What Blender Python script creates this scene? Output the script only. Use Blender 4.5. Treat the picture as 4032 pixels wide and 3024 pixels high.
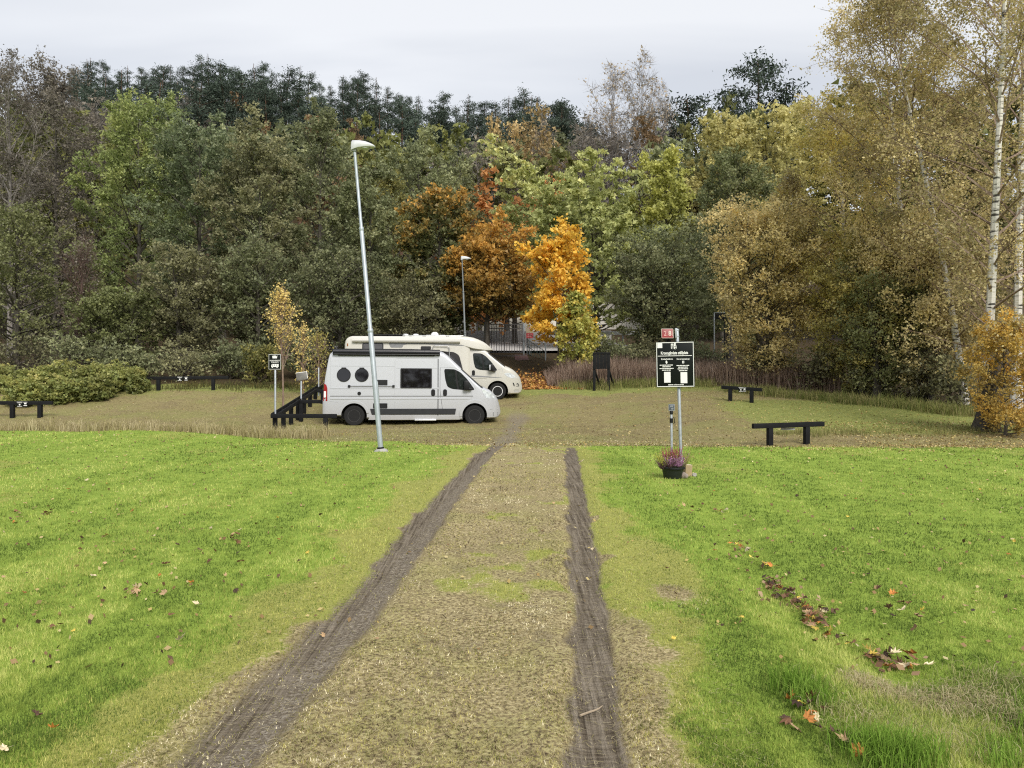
import bpy, bmesh, math, random
import numpy as np
from mathutils import Vector, Matrix, Euler

scene = bpy.context.scene
for _o in list(bpy.data.objects):
    bpy.data.objects.remove(_o)
COL = scene.collection

# ------------------------------------------------------------------ camera
CAM_Z = 1.6
cam_d = bpy.data.cameras.new('camera')
cam = bpy.data.objects.new('camera', cam_d)
COL.objects.link(cam)
cam.location = (0, 0, CAM_Z)
cam.rotation_euler = (math.radians(90), 0, 0)
cam_d.sensor_width = 36.0
cam_d.lens = 26.79
cam_d.shift_y = -0.01786
cam_d.clip_start = 0.05
cam_d.clip_end = 4000
scene.camera = cam

# ------------------------------------------------------------------ sky and sun
SUN_EL, SUN_AZ = math.radians(40), math.radians(158)      # azimuth clockwise from +Y
world = bpy.data.worlds.new('World')
scene.world = world
world.use_nodes = True
wn, wl = world.node_tree.nodes, world.node_tree.links
wn.clear()
w_out = wn.new('ShaderNodeOutputWorld')
w_bg = wn.new('ShaderNodeBackground'); w_bg.inputs['Strength'].default_value = 0.10
w_sky = wn.new('ShaderNodeTexSky'); w_sky.sky_type = 'NISHITA'; w_sky.sun_disc = False
w_sky.sun_elevation = SUN_EL; w_sky.sun_rotation = SUN_AZ
w_tc = wn.new('ShaderNodeTexCoord')
w_sep = wn.new('ShaderNodeSeparateXYZ')
wl.new(w_tc.outputs['Generated'], w_sep.inputs[0])
def wmath(op, a, b=None, c=None):
    n = wn.new('ShaderNodeMath'); n.operation = op
    for i, v in enumerate((a, b, c)):
        if v is None: continue
        if isinstance(v, (int, float)): n.inputs[i].default_value = v
        else: wl.new(v, n.inputs[i])
    return n.outputs[0]
zz = wmath('ADD', wmath('MAXIMUM', w_sep.outputs[2], 0.0), 0.22)
px_ = wmath('DIVIDE', w_sep.outputs[0], zz)
py_ = wmath('DIVIDE', w_sep.outputs[1], zz)
w_cmb = wn.new('ShaderNodeCombineXYZ')
wl.new(px_, w_cmb.inputs[0]); wl.new(py_, w_cmb.inputs[1])
w_map = wn.new('ShaderNodeMapping')
w_map.inputs['Rotation'].default_value = (0, 0, math.radians(-24))
w_map.inputs['Scale'].default_value = (0.42, 1.7, 1.0)
wl.new(w_cmb.outputs[0], w_map.inputs[0])
w_n = wn.new('ShaderNodeTexNoise')
w_n.inputs['Scale'].default_value = 1.5; w_n.inputs['Detail'].default_value = 4.0
w_n.inputs['Roughness'].default_value = 0.45; w_n.inputs['Distortion'].default_value = 0.5
wl.new(w_map.outputs[0], w_n.inputs['Vector'])
w_ramp = wn.new('ShaderNodeValToRGB')
w_ramp.color_ramp.elements[0].position = 0.34; w_ramp.color_ramp.elements[0].color = (0.605, 0.622, 0.655, 1)
w_ramp.color_ramp.elements[1].position = 0.64; w_ramp.color_ramp.elements[1].color = (0.80, 0.805, 0.815, 1)
wl.new(w_n.outputs['Fac'], w_ramp.inputs[0])
w_scale = wn.new('ShaderNodeVectorMath'); w_scale.operation = 'SCALE'
w_scale.inputs['Scale'].default_value = 4.75
wl.new(w_ramp.outputs[0], w_scale.inputs[0])
w_mix = wn.new('ShaderNodeMix'); w_mix.data_type = 'RGBA'
w_mix.inputs['Factor'].default_value = 0.90
wl.new(w_sky.outputs[0], w_mix.inputs['A']); wl.new(w_scale.outputs[0], w_mix.inputs['B'])
wl.new(w_mix.outputs['Result'], w_bg.inputs['Color'])
wl.new(w_bg.outputs[0], w_out.inputs[0])

sun_d = bpy.data.lights.new('sun', 'SUN')
sun_d.energy = 1.5; sun_d.angle = math.radians(24); sun_d.color = (1.0, 0.955, 0.88)
sun = bpy.data.objects.new('sun', sun_d); COL.objects.link(sun)
_S = Vector((math.cos(SUN_EL) * math.sin(SUN_AZ), math.cos(SUN_EL) * math.cos(SUN_AZ), math.sin(SUN_EL)))
sun.rotation_euler = _S.to_track_quat('Z', 'Y').to_euler()
sun.location = (20, -30, 60)

scene.view_settings.view_transform = 'Standard'
scene.view_settings.look = 'None'
scene.view_settings.exposure = 1.30
scene.view_settings.gamma = 1.0
scene.view_settings.use_curve_mapping = False
scene.cycles.max_bounces = 6
scene.cycles.diffuse_bounces = 4
scene.cycles.transmission_bounces = 4
scene.cycles.transparent_max_bounces = 8
scene.cycles.use_denoising = False
scene.cycles.filter_width = 1.15

# ------------------------------------------------------------------ helpers
def finish(o, parent=None, label=None, cat=None, group=None, kind=None):
    COL.objects.link(o)
    if parent is not None: o.parent = parent
    if label: o['label'] = label
    if cat: o['category'] = cat
    if group: o['group'] = group
    if kind: o['kind'] = kind
    return o

def obj(name, me, mat=None, parent=None, **kw):
    o = bpy.data.objects.new(name, me)
    if mat is not None and len(me.materials) == 0: me.materials.append(mat)
    return finish(o, parent, **kw)

def thing(name, label, cat, loc=(0, 0, 0), rot=(0, 0, 0), group=None):
    o = bpy.data.objects.new(name, None)
    o.empty_display_size = 0.2
    o.location = loc; o.rotation_euler = rot
    return finish(o, None, label, cat, group)

def dup(o, parent=None):
    c = o.copy(); COL.objects.link(c); c.parent = parent
    for ch in list(o.children): dup(ch, c)
    return c

def arr_mesh(name, V, faces, fcol=None, smooth=False, mat=None, attrs=None):
    """V (n,3); faces: list of int arrays (m,k); fcol (M,3) per face colour; attrs dict of per point floats"""
    me = bpy.data.meshes.new(name)
    V = np.asarray(V, dtype=np.float32)
    faces = [np.asarray(f, dtype=np.int32) for f in faces if len(f)]
    nl = sum(f.size for f in faces); nf = sum(len(f) for f in faces)
    me.vertices.add(len(V)); me.vertices.foreach_set('co', V.ravel())
    me.loops.add(nl); me.polygons.add(nf)
    me.loops.foreach_set('vertex_index', np.concatenate([f.ravel() for f in faces]))
    tot = np.concatenate([np.full(len(f), f.shape[1], np.int32) for f in faces])
    st = np.zeros(nf, np.int32); st[1:] = np.cumsum(tot)[:-1]
    me.polygons.foreach_set('loop_start', st)
    me.polygons.foreach_set('use_smooth', np.full(nf, bool(smooth)))
    if fcol is not None:
        a = me.attributes.new('tint', 'FLOAT_COLOR', 'FACE')
        c = np.ones((nf, 4), np.float32); c[:, :3] = fcol
        a.data.foreach_set('color', c.ravel())
    if attrs:
        for k, v in attrs.items():
            a = me.attributes.new(k, 'FLOAT', 'POINT')
            a.data.foreach_set('value', np.asarray(v, np.float32).ravel())
    me.update(calc_edges=True)
    if mat is not None: me.materials.append(mat)
    return me

def bm_mesh(name, bm, mat=None, smooth=None):
    bmesh.ops.recalc_face_normals(bm, faces=bm.faces)
    me = bpy.data.meshes.new(name); bm.to_mesh(me); bm.free()
    if mat is not None: me.materials.append(mat)
    if smooth is not None:
        me.polygons.foreach_set('use_smooth', np.full(len(me.polygons), True))
        me.set_sharp_from_angle(angle=math.radians(smooth))
    return me

def bm_box(bm, x0, x1, y0, y1, z0, z1, bev=0.0):
    r = bmesh.ops.create_cube(bm, size=1.0)
    for v in r['verts']:
        v.co = Vector(((x0 + x1) / 2 + v.co.x * (x1 - x0), (y0 + y1) / 2 + v.co.y * (y1 - y0), (z0 + z1) / 2 + v.co.z * (z1 - z0)))
    if bev:
        es = list({e for v in r['verts'] for e in v.link_edges})
        bmesh.ops.bevel(bm, geom=es, offset=bev, segments=2, profile=0.6, affect='EDGES')
    return r

def box_mesh(x0, x1, y0, y1, z0, z1, bev=0.0, mat=None, name='box'):
    bm = bmesh.new(); bm_box(bm, x0, x1, y0, y1, z0, z1, bev)
    return bm_mesh(name, bm, mat, smooth=35 if bev else None)

def tubes(P, R, sides=5):
    """P (n,k,3), R (n,k): open tubes, returns verts, quads"""
    P = np.asarray(P, float); R = np.asarray(R, float)
    n, k, _ = P.shape
    T = np.gradient(P, axis=1)
    T /= np.linalg.norm(T, axis=2, keepdims=True) + 1e-9
    ref = np.zeros_like(T); ref[..., 0] = 1.0
    m = np.abs(T[..., 0]) > 0.8
    ref[m] = (0, 1, 0)
    A = np.cross(T, ref); A /= np.linalg.norm(A, axis=2, keepdims=True) + 1e-9
    B = np.cross(T, A)
    th = np.arange(sides) / sides * 2 * np.pi
    V = P[:, :, None, :] + R[:, :, None, None] * (A[:, :, None, :] * np.cos(th)[None, None, :, None] + B[:, :, None, :] * np.sin(th)[None, None, :, None])
    idx = np.arange(n * k * sides).reshape(n, k, sides)
    a = idx[:, :-1, :]; b = np.roll(idx, -1, axis=2)[:, :-1, :]
    c = np.roll(idx, -1, axis=2)[:, 1:, :]; d = idx[:, 1:, :]
    Q = np.stack([a, b, c, d], axis=-1).reshape(-1, 4)
    return V.reshape(-1, 3), Q

def tube_mesh(name, pts, rad, sides=10, mat=None, caps=True):
    P = np.array(pts, float)[None]; k = P.shape[1]
    R = np.full((1, k), rad, float) if np.isscalar(rad) else np.array(rad, float)[None]
    V, Q = tubes(P, R, sides)
    fs = [Q]
    if caps:
        fs.append(np.array([list(range(sides))[::-1], list(range((k - 1) * sides, k * sides))]))
    me = arr_mesh(name, V, fs, smooth=True, mat=mat)
    me.set_sharp_from_angle(angle=math.radians(40))
    return me

def lathe_mesh(name, prof, sides=24, mat=None, axis='Z', smooth=35):
    """prof list of (r, h)"""
    V = []
    for r, h in prof:
        for i in range(sides):
            a = 2 * math.pi * i / sides
            c, s = r * math.cos(a), r * math.sin(a)
            V.append((c, s, h) if axis == 'Z' else (c, h, s))
    F = []
    k = len(prof)
    for j in range(k - 1):
        for i in range(sides):
            F.append((j * sides + i, j * sides + (i + 1) % sides, (j + 1) * sides + (i + 1) % sides, (j + 1) * sides + i))
    bm = bmesh.new()
    vs = [bm.verts.new(v) for v in V]
    for f in F: bm.faces.new([vs[i] for i in f])
    if prof[0][0] > 1e-6: bm.faces.new(vs[:sides])
    if prof[-1][0] > 1e-6: bm.faces.new(vs[-sides:])
    bmesh.ops.remove_doubles(bm, verts=bm.verts, dist=1e-6)
    return bm_mesh(name, bm, mat, smooth)

# ------------------------------------------------------------------ materials
def new_mat(name):
    m = bpy.data.materials.new(name); m.use_nodes = True
    nt = m.node_tree
    return m, nt.nodes, nt.links, nt.nodes['Principled BSDF']

def set_in(b, **kw):
    for k, v in kw.items():
        s = b.inputs.get(k.replace('_', ' '))
        if s is not None: s.default_value = v

def plain(name, col, rough=0.6, metal=0.0, var=0.12, scale=8.0, bump=0.0, bscale=60.0, coat=0.0, spec=0.5, dirt=None):
    """procedural paint / metal / wood with a little mottling and relief"""
    m, N, L, b = new_mat(name)
    tc = N.new('ShaderNodeTexCoord')
    n = N.new('ShaderNodeTexNoise'); n.inputs['Scale'].default_value = scale; n.inputs['Detail'].default_value = 5
    L.new(tc.outputs['Object'], n.inputs['Vector'])
    r = N.new('ShaderNodeValToRGB')
    r.color_ramp.elements[0].position = 0.3; r.color_ramp.elements[1].position = 0.7
    lo = dirt if dirt else tuple(c * (1 - var) for c in col)
    r.color_ramp.elements[0].color = (*lo, 1)
    r.color_ramp.elements[1].color = (*[min(1, c * (1 + var * 0.6)) for c in col], 1)
    L.new(n.outputs['Fac'], r.inputs[0]); L.new(r.outputs[0], b.inputs['Base Color'])
    set_in(b, Roughness=rough, Metallic=metal)
    b.inputs['Coat Weight'].default_value = coat
    b.inputs['Coat Roughness'].default_value = 0.08
    b.inputs['Specular IOR Level'].default_value = spec
    if bump:
        n2 = N.new('ShaderNodeTexNoise'); n2.inputs['Scale'].default_value = bscale; n2.inputs['Detail'].default_value = 6
        L.new(tc.outputs['Object'], n2.inputs['Vector'])
        bp = N.new('ShaderNodeBump'); bp.inputs['Strength'].default_value = bump; bp.inputs['Distance'].default_value = 0.01
        L.new(n2.outputs['Fac'], bp.inputs['Height']); L.new(bp.outputs[0], b.inputs['Normal'])
    return m

def leaf_material(name, trans=0.32, rough=0.5, spec=0.35, objvar=0.25, matte=False):
    m, N, L, b = new_mat(name)
    at = N.new('ShaderNodeAttribute'); at.attribute_name = 'tint'
    oi = N.new('ShaderNodeObjectInfo')
    mr = N.new('ShaderNodeMapRange'); mr.inputs['To Min'].default_value = 1 - objvar; mr.inputs['To Max'].default_value = 1 + objvar
    L.new(oi.outputs['Random'], mr.inputs['Value'])
    hs = N.new('ShaderNodeHueSaturation')
    L.new(at.outputs['Color'], hs.inputs['Color']); L.new(mr.outputs[0], hs.inputs['Value'])
    L.new(hs.outputs[0], b.inputs['Base Color'])
    set_in(b, Roughness=rough); b.inputs['Specular IOR Level'].default_value = spec
    if matte:
        N.remove(b); b = N.new('ShaderNodeBsdfDiffuse'); L.new(hs.outputs[0], b.inputs['Color'])
    t = N.new('ShaderNodeBsdfTranslucent'); L.new(hs.outputs[0], t.inputs['Color'])
    mx = N.new('ShaderNodeMixShader'); mx.inputs[0].default_value = trans
    L.new(b.outputs[0], mx.inputs[1]); L.new(t.outputs[0], mx.inputs[2])
    L.new(mx.outputs[0], N['Material Output'].inputs['Surface'])
    return m

M_leaf = leaf_material('leaf', 0.42)
M_needle = leaf_material('needle', 0.12, 0.6, 0.2, 0.22, True)
M_grass = leaf_material('grass_blade', 0.30, 0.55, 0.25, 0.0, True)
M_litter = leaf_material('fallen_leaf', 0.12, 0.6, 0.25, 0.45)

# ------------------------------------------------------------------ numpy noise
def _hash(ix, iy, seed):
    h = (ix.astype(np.int64) * 374761393 + iy.astype(np.int64) * 668265263 + seed * 1442695041) & 0xffffffff
    h = ((h ^ (h >> 13)) * 1274126177) & 0xffffffff
    return ((h ^ (h >> 16)) & 0xffff) / 65535.0

def vnoise(x, y, seed=0):
    ix = np.floor(x); iy = np.floor(y); fx = x - ix; fy = y - iy
    fx = fx * fx * (3 - 2 * fx); fy = fy * fy * (3 - 2 * fy)
    a = _hash(ix, iy, seed); b = _hash(ix + 1, iy, seed); c = _hash(ix, iy + 1, seed); d = _hash(ix + 1, iy + 1, seed)
    return (a * (1 - fx) + b * fx) * (1 - fy) + (c * (1 - fx) + d * fx) * fy

def fbm(x, y, seed=0, oct=4):
    s = 0; a = 0.5; t = 0
    for i in range(oct):
        s = s + a * vnoise(x, y, seed + i * 17); t += a
        x = x * 2.03 + 3.1; y = y * 2.03 + 1.7; a *= 0.5
    return s / t

def sstep(a, b, x):
    t = np.clip((x - a) / (b - a), 0, 1)
    return t * t * (3 - 2 * t)
# ================================================================== terrain
_YT = np.linspace(-10, 90, 1001)
def _tab(pairs):
    ys, zs = zip(*pairs)
    z = np.interp(_YT, ys, zs)
    k = np.hanning(15); k /= k.sum()
    return np.convolve(np.pad(z, 7, 'edge'), k, 'valid')
T_C = _tab([(-10, 0), (10, 0), (14, -.05), (16.3, -.14), (18, -.27), (20, -.37), (25.5, -.41), (27, -.32), (29, -.02), (31, .24), (33, .5), (36, .85), (40, 1.4), (44, 2.0), (46, 2.28), (50, 2.45), (70, 3.7), (78, 4.3), (90, 6)])
T_L = _tab([(-10, 0), (12, 0), (16, -.03), (19.6, -.08), (20.6, -.2), (22, -.32), (24, -.3), (26, -.19), (28.5, .2), (30.5, .6), (33, .85), (40, 1.5), (50, 2.4), (70, 4.5), (78, 6.0), (90, 9)])
T_R = _tab([(-10, 0), (10, 0), (15, -.1), (17.5, -.27), (19.5, -.46), (22, -.30), (25, -.1), (28.6, .25), (33, .65), (36, .9), (40, 1.4), (50, 2.4), (70, 3.8), (78, 4.6), (90, 7)])

def zbase(x, y):
    x = np.asarray(x, float); y = np.asarray(y, float)
    yc = np.clip(y, -10, 90)
    wL = 1 - sstep(-9.5, -5.5, x); wR = sstep(3.0, 7.0, x)
    wL = wL * np.clip((60 - y) / 20, 0.35, 1)
    z = np.interp(yc, _YT, T_C) * (1 - wL - wR) + np.interp(yc, _YT, T_L) * wL + np.interp(yc, _YT, T_R) * wR
    top = np.interp(x, [-140, -60, -20, 0, 25, 60, 140], [44, 40, 34, 28, 20, 24, 30])
    hill = top * sstep(74, 150, y) * (1 - 0.3 * sstep(170, 320, y))
    return z + hill

XR_Y, XR_X = [-6, 0, 3.03, 5.16, 8.5, 12.5, 16.3, 22], [-.15, .14, .34, .525, .735, .99, 1.25, 1.6]
XL_Y, XL_X = [-6, 0, 3.03, 5.16, 8.5, 12.5, 16.3, 20, 24, 28.5, 33], [-1.7, -1.42, -1.2, -1.01, -.845, -.62, -.38, -.14, .02, .25, .2]
def x_right(y): return np.interp(y, XR_Y, XR_X)
def x_left(y): return np.interp(y, XL_Y, XL_X)

def lawn_edge(x):
    """depth at which the mown lawn gives way to the parking ground"""
    return np.interp(x, [-30, -12, -5.5, -3.0, -1.2, 0.5, 2.0, 6, 12, 30], [20.3, 20.4, 20.2, 19.2, 17.6, 16.6, 16.9, 17.3, 17.4, 17.4])

def masks(x, y):
    n1 = fbm(x * 1.1, y * 1.1, 3, 4) - .5
    n2 = fbm(x * 4.5, y * 4.5, 11, 3) - .5
    dr = x - x_right(y); dl = x - x_left(y)
    mudR = (1 - sstep(.05, .19, np.abs(dr + .05 * n2) - .03 * n1 - .10 * n2)) * (1 - sstep(15.2, 17.2, y + 1.5 * n1))
    wl = np.interp(y, [2, 5, 9, 16, 22, 33], [.22, .175, .15, .14, .28, .5])
    mudL = np.interp(y, [2, 5, 8], [.6, .8, 1]) * (1 - sstep(wl - .12, wl + .13, np.abs(dl) - .09 * n2 - .10 * n1)) * (1 - sstep(16.4, 19.5, y + n1))
    grav = (1 - sstep(.04, .15, np.abs(dl - .07 - .04 * n1) - .04 * n2)) * .8
    far = sstep(15.5, 18.5, y) * (1 - sstep(27, 31, y)) * (1 - sstep(wl * .2, wl + .5, np.abs(dl) - .5 * n1)) * .75
    grav = np.clip(np.maximum(grav * (1 - sstep(16.4, 19, y)), far), 0, 1)
    near = 1 - sstep(3.2, 6.2, y)
    # dry strip along and between the ruts
    c_off = np.where(x > x_right(y), x - x_right(y), np.where(x < x_left(y), x_left(y) - x, 0))
    wid = np.where(x > x_right(y), .08 + .24 * near, .12 + .16 * near)
    dry = 1 - sstep(wid * .1, wid * 1.9, c_off - .5 * n1 - .25 * n2)
    yel = .9 - .9 * sstep(.1, np.where(x > x_right(y), .75, 1.25), c_off - .9 * n1 - .4 * n2)
    yel = np.maximum(yel, .5 * sstep(.02, .3, fbm(x * .6, y * .33, 31, 4) - .47 + .2 * n2))
    yel = np.clip(yel + .9 * np.exp(-((x - 1.2) / .35) ** 2 - ((y - 6.2) / 1.3) ** 2), 0, 1)
    dry = np.maximum(dry, .8 * np.exp(-((x - 1.15) / .2) ** 2 - ((y - 5.4) / .35) ** 2))
    e = lawn_edge(x) + 2.2 * n1 + .6 * n2
    lot = sstep(-1.0, 1.2, y - e + .5 * n2) * (y > 8)
    hump = sstep(20.8, 22.5, y) * sstep(5.5, 9.5, x) * (1 - sstep(27.5, 30.5, y))
    back = sstep(30.6, 33.0, y + 1.5 * n1 + np.where(x < -6, 1.6, 0))
    forest = sstep(33.2, 35.2, y + 1.2 * n1 + np.where(x < -6, 1.8, 0))
    forest = np.maximum(forest, sstep(14, 17, x + n1) * sstep(19.5, 22, y))
    side = sstep(10.5, 13.5, x + 2 * n1) * sstep(17.2, 19, y)         # leaf littered ground by the birches
    return dict(mud=np.maximum(mudR, mudL), grav=grav, dry=dry * (1 - lot), yel=yel, lot=lot, green=np.maximum(hump, back * .8) * lot, forest=forest, side=side, dr=dr, dl=dl, near=near)

def zground(x, y):
    x = np.asarray(x, float); y = np.asarray(y, float)
    m = masks(x, y)
    nearw = 1 - sstep(30, 60, y)
    z = zbase(x, y) + nearw * ((fbm(x * .7, y * .7, 5, 4) - .5) * .07 + (fbm(x * 5, y * 5, 8, 3) - .5) * .02)
    z = z - .035 * m['mud']
    lip = np.exp(-((np.abs(m['dr']) - .24) / .07) ** 2) * (1 - sstep(16, 17, y)) + np.exp(-((np.abs(m['dl']) - .27) / .08) ** 2) * (1 - sstep(16, 18, y))
    z = z + .016 * lip * (.4 + vnoise(x * 9, y * 9, 4))
    # leaf filled ditch on the right hand lawn
    dx = x - np.interp(y, [2, 4, 5, 6.4, 8.4, 13], [2.1, 2.03, 1.9, 2.0, 2.15, 2.3])
    z = z - .07 * np.exp(-(dx / .28) ** 2) * sstep(2.5, 4, y) * (1 - sstep(8, 10, y))
    return z

def zg(x, y): return float(zbase(x, y))

def gz(x, y): return float(zground(np.array([float(x)]), np.array([float(y)]))[0])

# ---- ground sheet, finer towards the places one stands close to
def _axis(segs):
    out = [segs[0][0]]
    for a, b, d in segs:
        n = max(1, int(round((b - a) / d))); out += list(np.linspace(a, b, n + 1)[1:])
    return np.array(out)
ys = _axis([(-600, -60, 90), (-60, -10, 10), (-10, 1.5, .8), (1.5, 7, .055), (7, 12, .09), (12, 20, .14), (20, 36, .35), (36, 90, 1.2), (90, 340, 8), (340, 1400, 130)])
xs = _axis([(-900, -200, 100), (-200, -40, 10), (-40, -15, .9), (-15, -5, .25), (-5, -2, .1), (-2, 2, .05), (2, 5, .1), (5, 15, .25), (15, 40, .9), (40, 200, 10), (200, 900, 100)])
GX, GY = np.meshgrid(xs, ys)
gx, gy = GX.ravel(), GY.ravel()
mk = masks(gx, gy)
gzv = zground(gx, gy)
nx, ny = len(xs), len(ys)
ii = np.arange(nx * ny).reshape(ny, nx)
gq = np.stack([ii[:-1, :-1], ii[:-1, 1:], ii[1:, 1:], ii[1:, :-1]], -1).reshape(-1, 4)

def ground_material():
    m, N, L, b = new_mat('ground')
    def att(n):
        a = N.new('ShaderNodeAttribute'); a.attribute_name = n; return a.outputs['Fac']
    geo = N.new('ShaderNodeNewGeometry'); P = geo.outputs['Position']
    def mp(scale, rot=0.0):
        q = N.new('ShaderNodeMapping'); q.inputs['Scale'].default_value = scale; q.inputs['Rotation'].default_value = (0, 0, rot)
        L.new(P, q.inputs[0]); return q.outputs[0]
    def noise(scale, detail=4, vec=None, rough=.6):
        n = N.new('ShaderNodeTexNoise'); n.inputs['Scale'].default_value = scale; n.inputs['Detail'].default_value = detail
        n.inputs['Roughness'].default_value = rough
        L.new(vec if vec is not None else P, n.inputs['Vector']); return n.outputs['Fac']
    def ramp(f, stops):
        r = N.new('ShaderNodeValToRGB'); e = r.color_ramp.elements
        while len(e) < len(stops): e.new(0.5)
        for q, (p, c) in zip(e, stops): q.position = p; q.color = (*c, 1)
        L.new(f, r.inputs[0]); return r.outputs[0]
    def mix(f, a, c):
        x = N.new('ShaderNodeMix'); x.data_type = 'RGBA'; L.new(f, x.inputs['Factor']); L.new(a, x.inputs['A']); L.new(c, x.inputs['B']); return x.outputs['Result']
    def mth(op, *v):
        x = N.new('ShaderNodeMath'); x.operation = op
        for i, q in enumerate(v):
            if isinstance(q, (int, float)): x.inputs[i].default_value = q
            else: L.new(q, x.inputs[i])
        return x.outputs[0]
    def edge(a, n, amp=.7, lo=.38, hi=.62):
        v = mth('ADD', a, mth('MULTIPLY', mth('SUBTRACT', n, .5), amp))
        r = N.new('ShaderNodeMapRange'); r.interpolation_type = 'SMOOTHSTEP'
        r.inputs['From Min'].default_value = lo; r.inputs['From Max'].default_value = hi
        L.new(v, r.inputs['Value']); return r.outputs[0]
    nf = noise(45, 6); nm = noise(7, 5); nb = noise(1.3, 5); nvf = noise(160, 4)
    lawn = ramp(nm, [(.3, (.17, .25, .036)), (.55, (.25, .35, .055)), (.75, (.31, .40, .075))])
    yel = ramp(nf, [(.3, (.22, .24, .055)), (.6, (.36, .365, .10)), (.8, (.48, .44, .16))])
    dry = ramp(nf, [(.32, (.11, .083, .05)), (.45, (.25, .20, .102)), (.55, (.41, .34, .175)), (.68, (.58, .50, .30))])  # dark stops stand for shade between the straws, put into the colour
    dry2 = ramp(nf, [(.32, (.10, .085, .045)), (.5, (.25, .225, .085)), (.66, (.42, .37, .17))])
    lotv = noise(14, 5, mp((.8, 1.6, 1)))
    lot = ramp(lotv, [(.28, (.15, .12, .056)), (.5, (.245, .205, .095)), (.72, (.33, .285, .14))])
    loty = noise(1.1, 5, mp((.7, 1.3, 1)))
    lot2 = ramp(lotv, [(.3, (.15, .115, .065)), (.7, (.26, .21, .11))])
    lotg = ramp(nm, [(.3, (.16, .19, .055)), (.7, (.28, .29, .09))])
    # mud, with the streaks tyres leave along their path
    streak = noise(5, 4, mp((7.5, .28, 1), -.066), .7)
    lug = noise(6, 3, mp((1.2, 9, 1), -.066), .6)
    mud = ramp(mth('ADD', mth('MULTIPLY', streak, .66), mth('MULTIPLY', lug, .34)), [(.37, (.070, .053, .036)), (.48, (.165, .135, .098)), (.62, (.275, .233, .178))])
    gv = N.new('ShaderNodeTexVoronoi'); gv.inputs['Scale'].default_value = 75; L.new(P, gv.inputs['Vector'])
    gsep = N.new('ShaderNodeSeparateColor'); L.new(gv.outputs['Color'], gsep.inputs[0])
    grav = ramp(gsep.outputs[0], [(0, (.13, .104, .074)), (.6, (.225, .19, .142)), (1, (.33, .29, .23))])
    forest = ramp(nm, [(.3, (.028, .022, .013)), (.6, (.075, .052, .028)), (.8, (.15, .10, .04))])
    c = mix(edge(att('yel'), nm), lawn, yel)
    soil = ramp(nf, [(.3, (.13, .102, .07)), (.55, (.235, .19, .125)), (.75, (.35, .30, .195))])
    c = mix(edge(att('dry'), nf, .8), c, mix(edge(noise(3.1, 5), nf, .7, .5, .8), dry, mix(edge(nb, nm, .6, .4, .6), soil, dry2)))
    moss = mth('MULTIPLY', edge(noise(1.15, 5), nf, .6, .48, .62), att('dry'))
    c = mix(mth('MULTIPLY', moss, .3), c, yel)
    lt = mix(edge(loty, nm, .5, .44, .72), lot, lot2)
    c = mix(edge(att('lot'), nm, .6), c, lt)
    c = mix(mth('MULTIPLY', mth('MULTIPLY', edge(noise(.55, 4), nm, .5, .46, .6), edge(att('lot'), nm, .6)), .4), c, lotg)
    c = mix(edge(att('green'), nm, .7), c, lotg)
    c = mix(edge(att('mud'), nf, .9, .3, .7), c, mud)
    c = mix(edge(att('grav'), nf, 1.0, .4, .9), c, grav)
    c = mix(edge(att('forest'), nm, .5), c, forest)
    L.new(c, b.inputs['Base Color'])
    set_in(b, Roughness=.9); b.inputs['Specular IOR Level'].default_value = .15
    h = mth('ADD', mth('MULTIPLY', nf, .6), mth('ADD', mth('MULTIPLY', nvf, .25), mth('MULTIPLY', mth('MULTIPLY', streak, att('mud')), 1.4)))
    bp = N.new('ShaderNodeBump'); bp.inputs['Strength'].default_value = .9; bp.inputs['Distance'].default_value = .03
    L.new(h, bp.inputs['Height']); L.new(bp.outputs[0], b.inputs['Normal'])
    return m
M_ground = ground_material()
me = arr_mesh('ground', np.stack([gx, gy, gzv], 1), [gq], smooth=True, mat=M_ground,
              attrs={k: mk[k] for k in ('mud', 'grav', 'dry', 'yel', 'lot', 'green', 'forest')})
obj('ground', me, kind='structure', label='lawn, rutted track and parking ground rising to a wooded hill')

# ================================================================== grass
rngG = np.random.default_rng(7)
def blades(pos, h, w, lean, az, col, seg=1):
    """pos (n,3), heights, widths, lean (horizontal shift as share of h), azimuth of the lean"""
    n = len(pos)
    fa = az + rngG.uniform(-1.3, 1.3, n) + np.pi / 2
    side = np.stack([np.cos(fa), np.sin(fa), np.zeros(n)], 1) * (w / 2)[:, None]
    ld = np.stack([np.cos(az), np.sin(az), np.zeros(n)], 1) * (lean * h)[:, None]
    tip = pos + ld; tip[:, 2] += h * np.sqrt(np.clip(1 - lean ** 2, .03, 1))
    if seg == 1:
        V = np.stack([pos - side, pos + side, tip], 1).reshape(-1, 3)
        F = np.arange(3 * n).reshape(n, 3)
        return V, [F], col
    mid = pos + ld * .32; mid[:, 2] += h * .62 * np.sqrt(np.clip(1 - (lean * .5) ** 2, .03, 1))
    V = np.stack([pos - side, pos + side, mid + side * .75, mid - side * .75, tip], 1).reshape(-1, 3)
    b0 = np.arange(n) * 5
    Q = np.stack([b0, b0 + 1, b0 + 2, b0 + 3], 1); T = np.stack([b0 + 3, b0 + 2, b0 + 4], 1)
    return V, [Q, T], np.concatenate([col, col])

def pal(f, cols):
    cols = np.array(cols, float); k = len(cols)
    return np.stack([np.interp(f, np.linspace(0, 1, k), cols[:, i]) for i in range(3)], 1)

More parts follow.
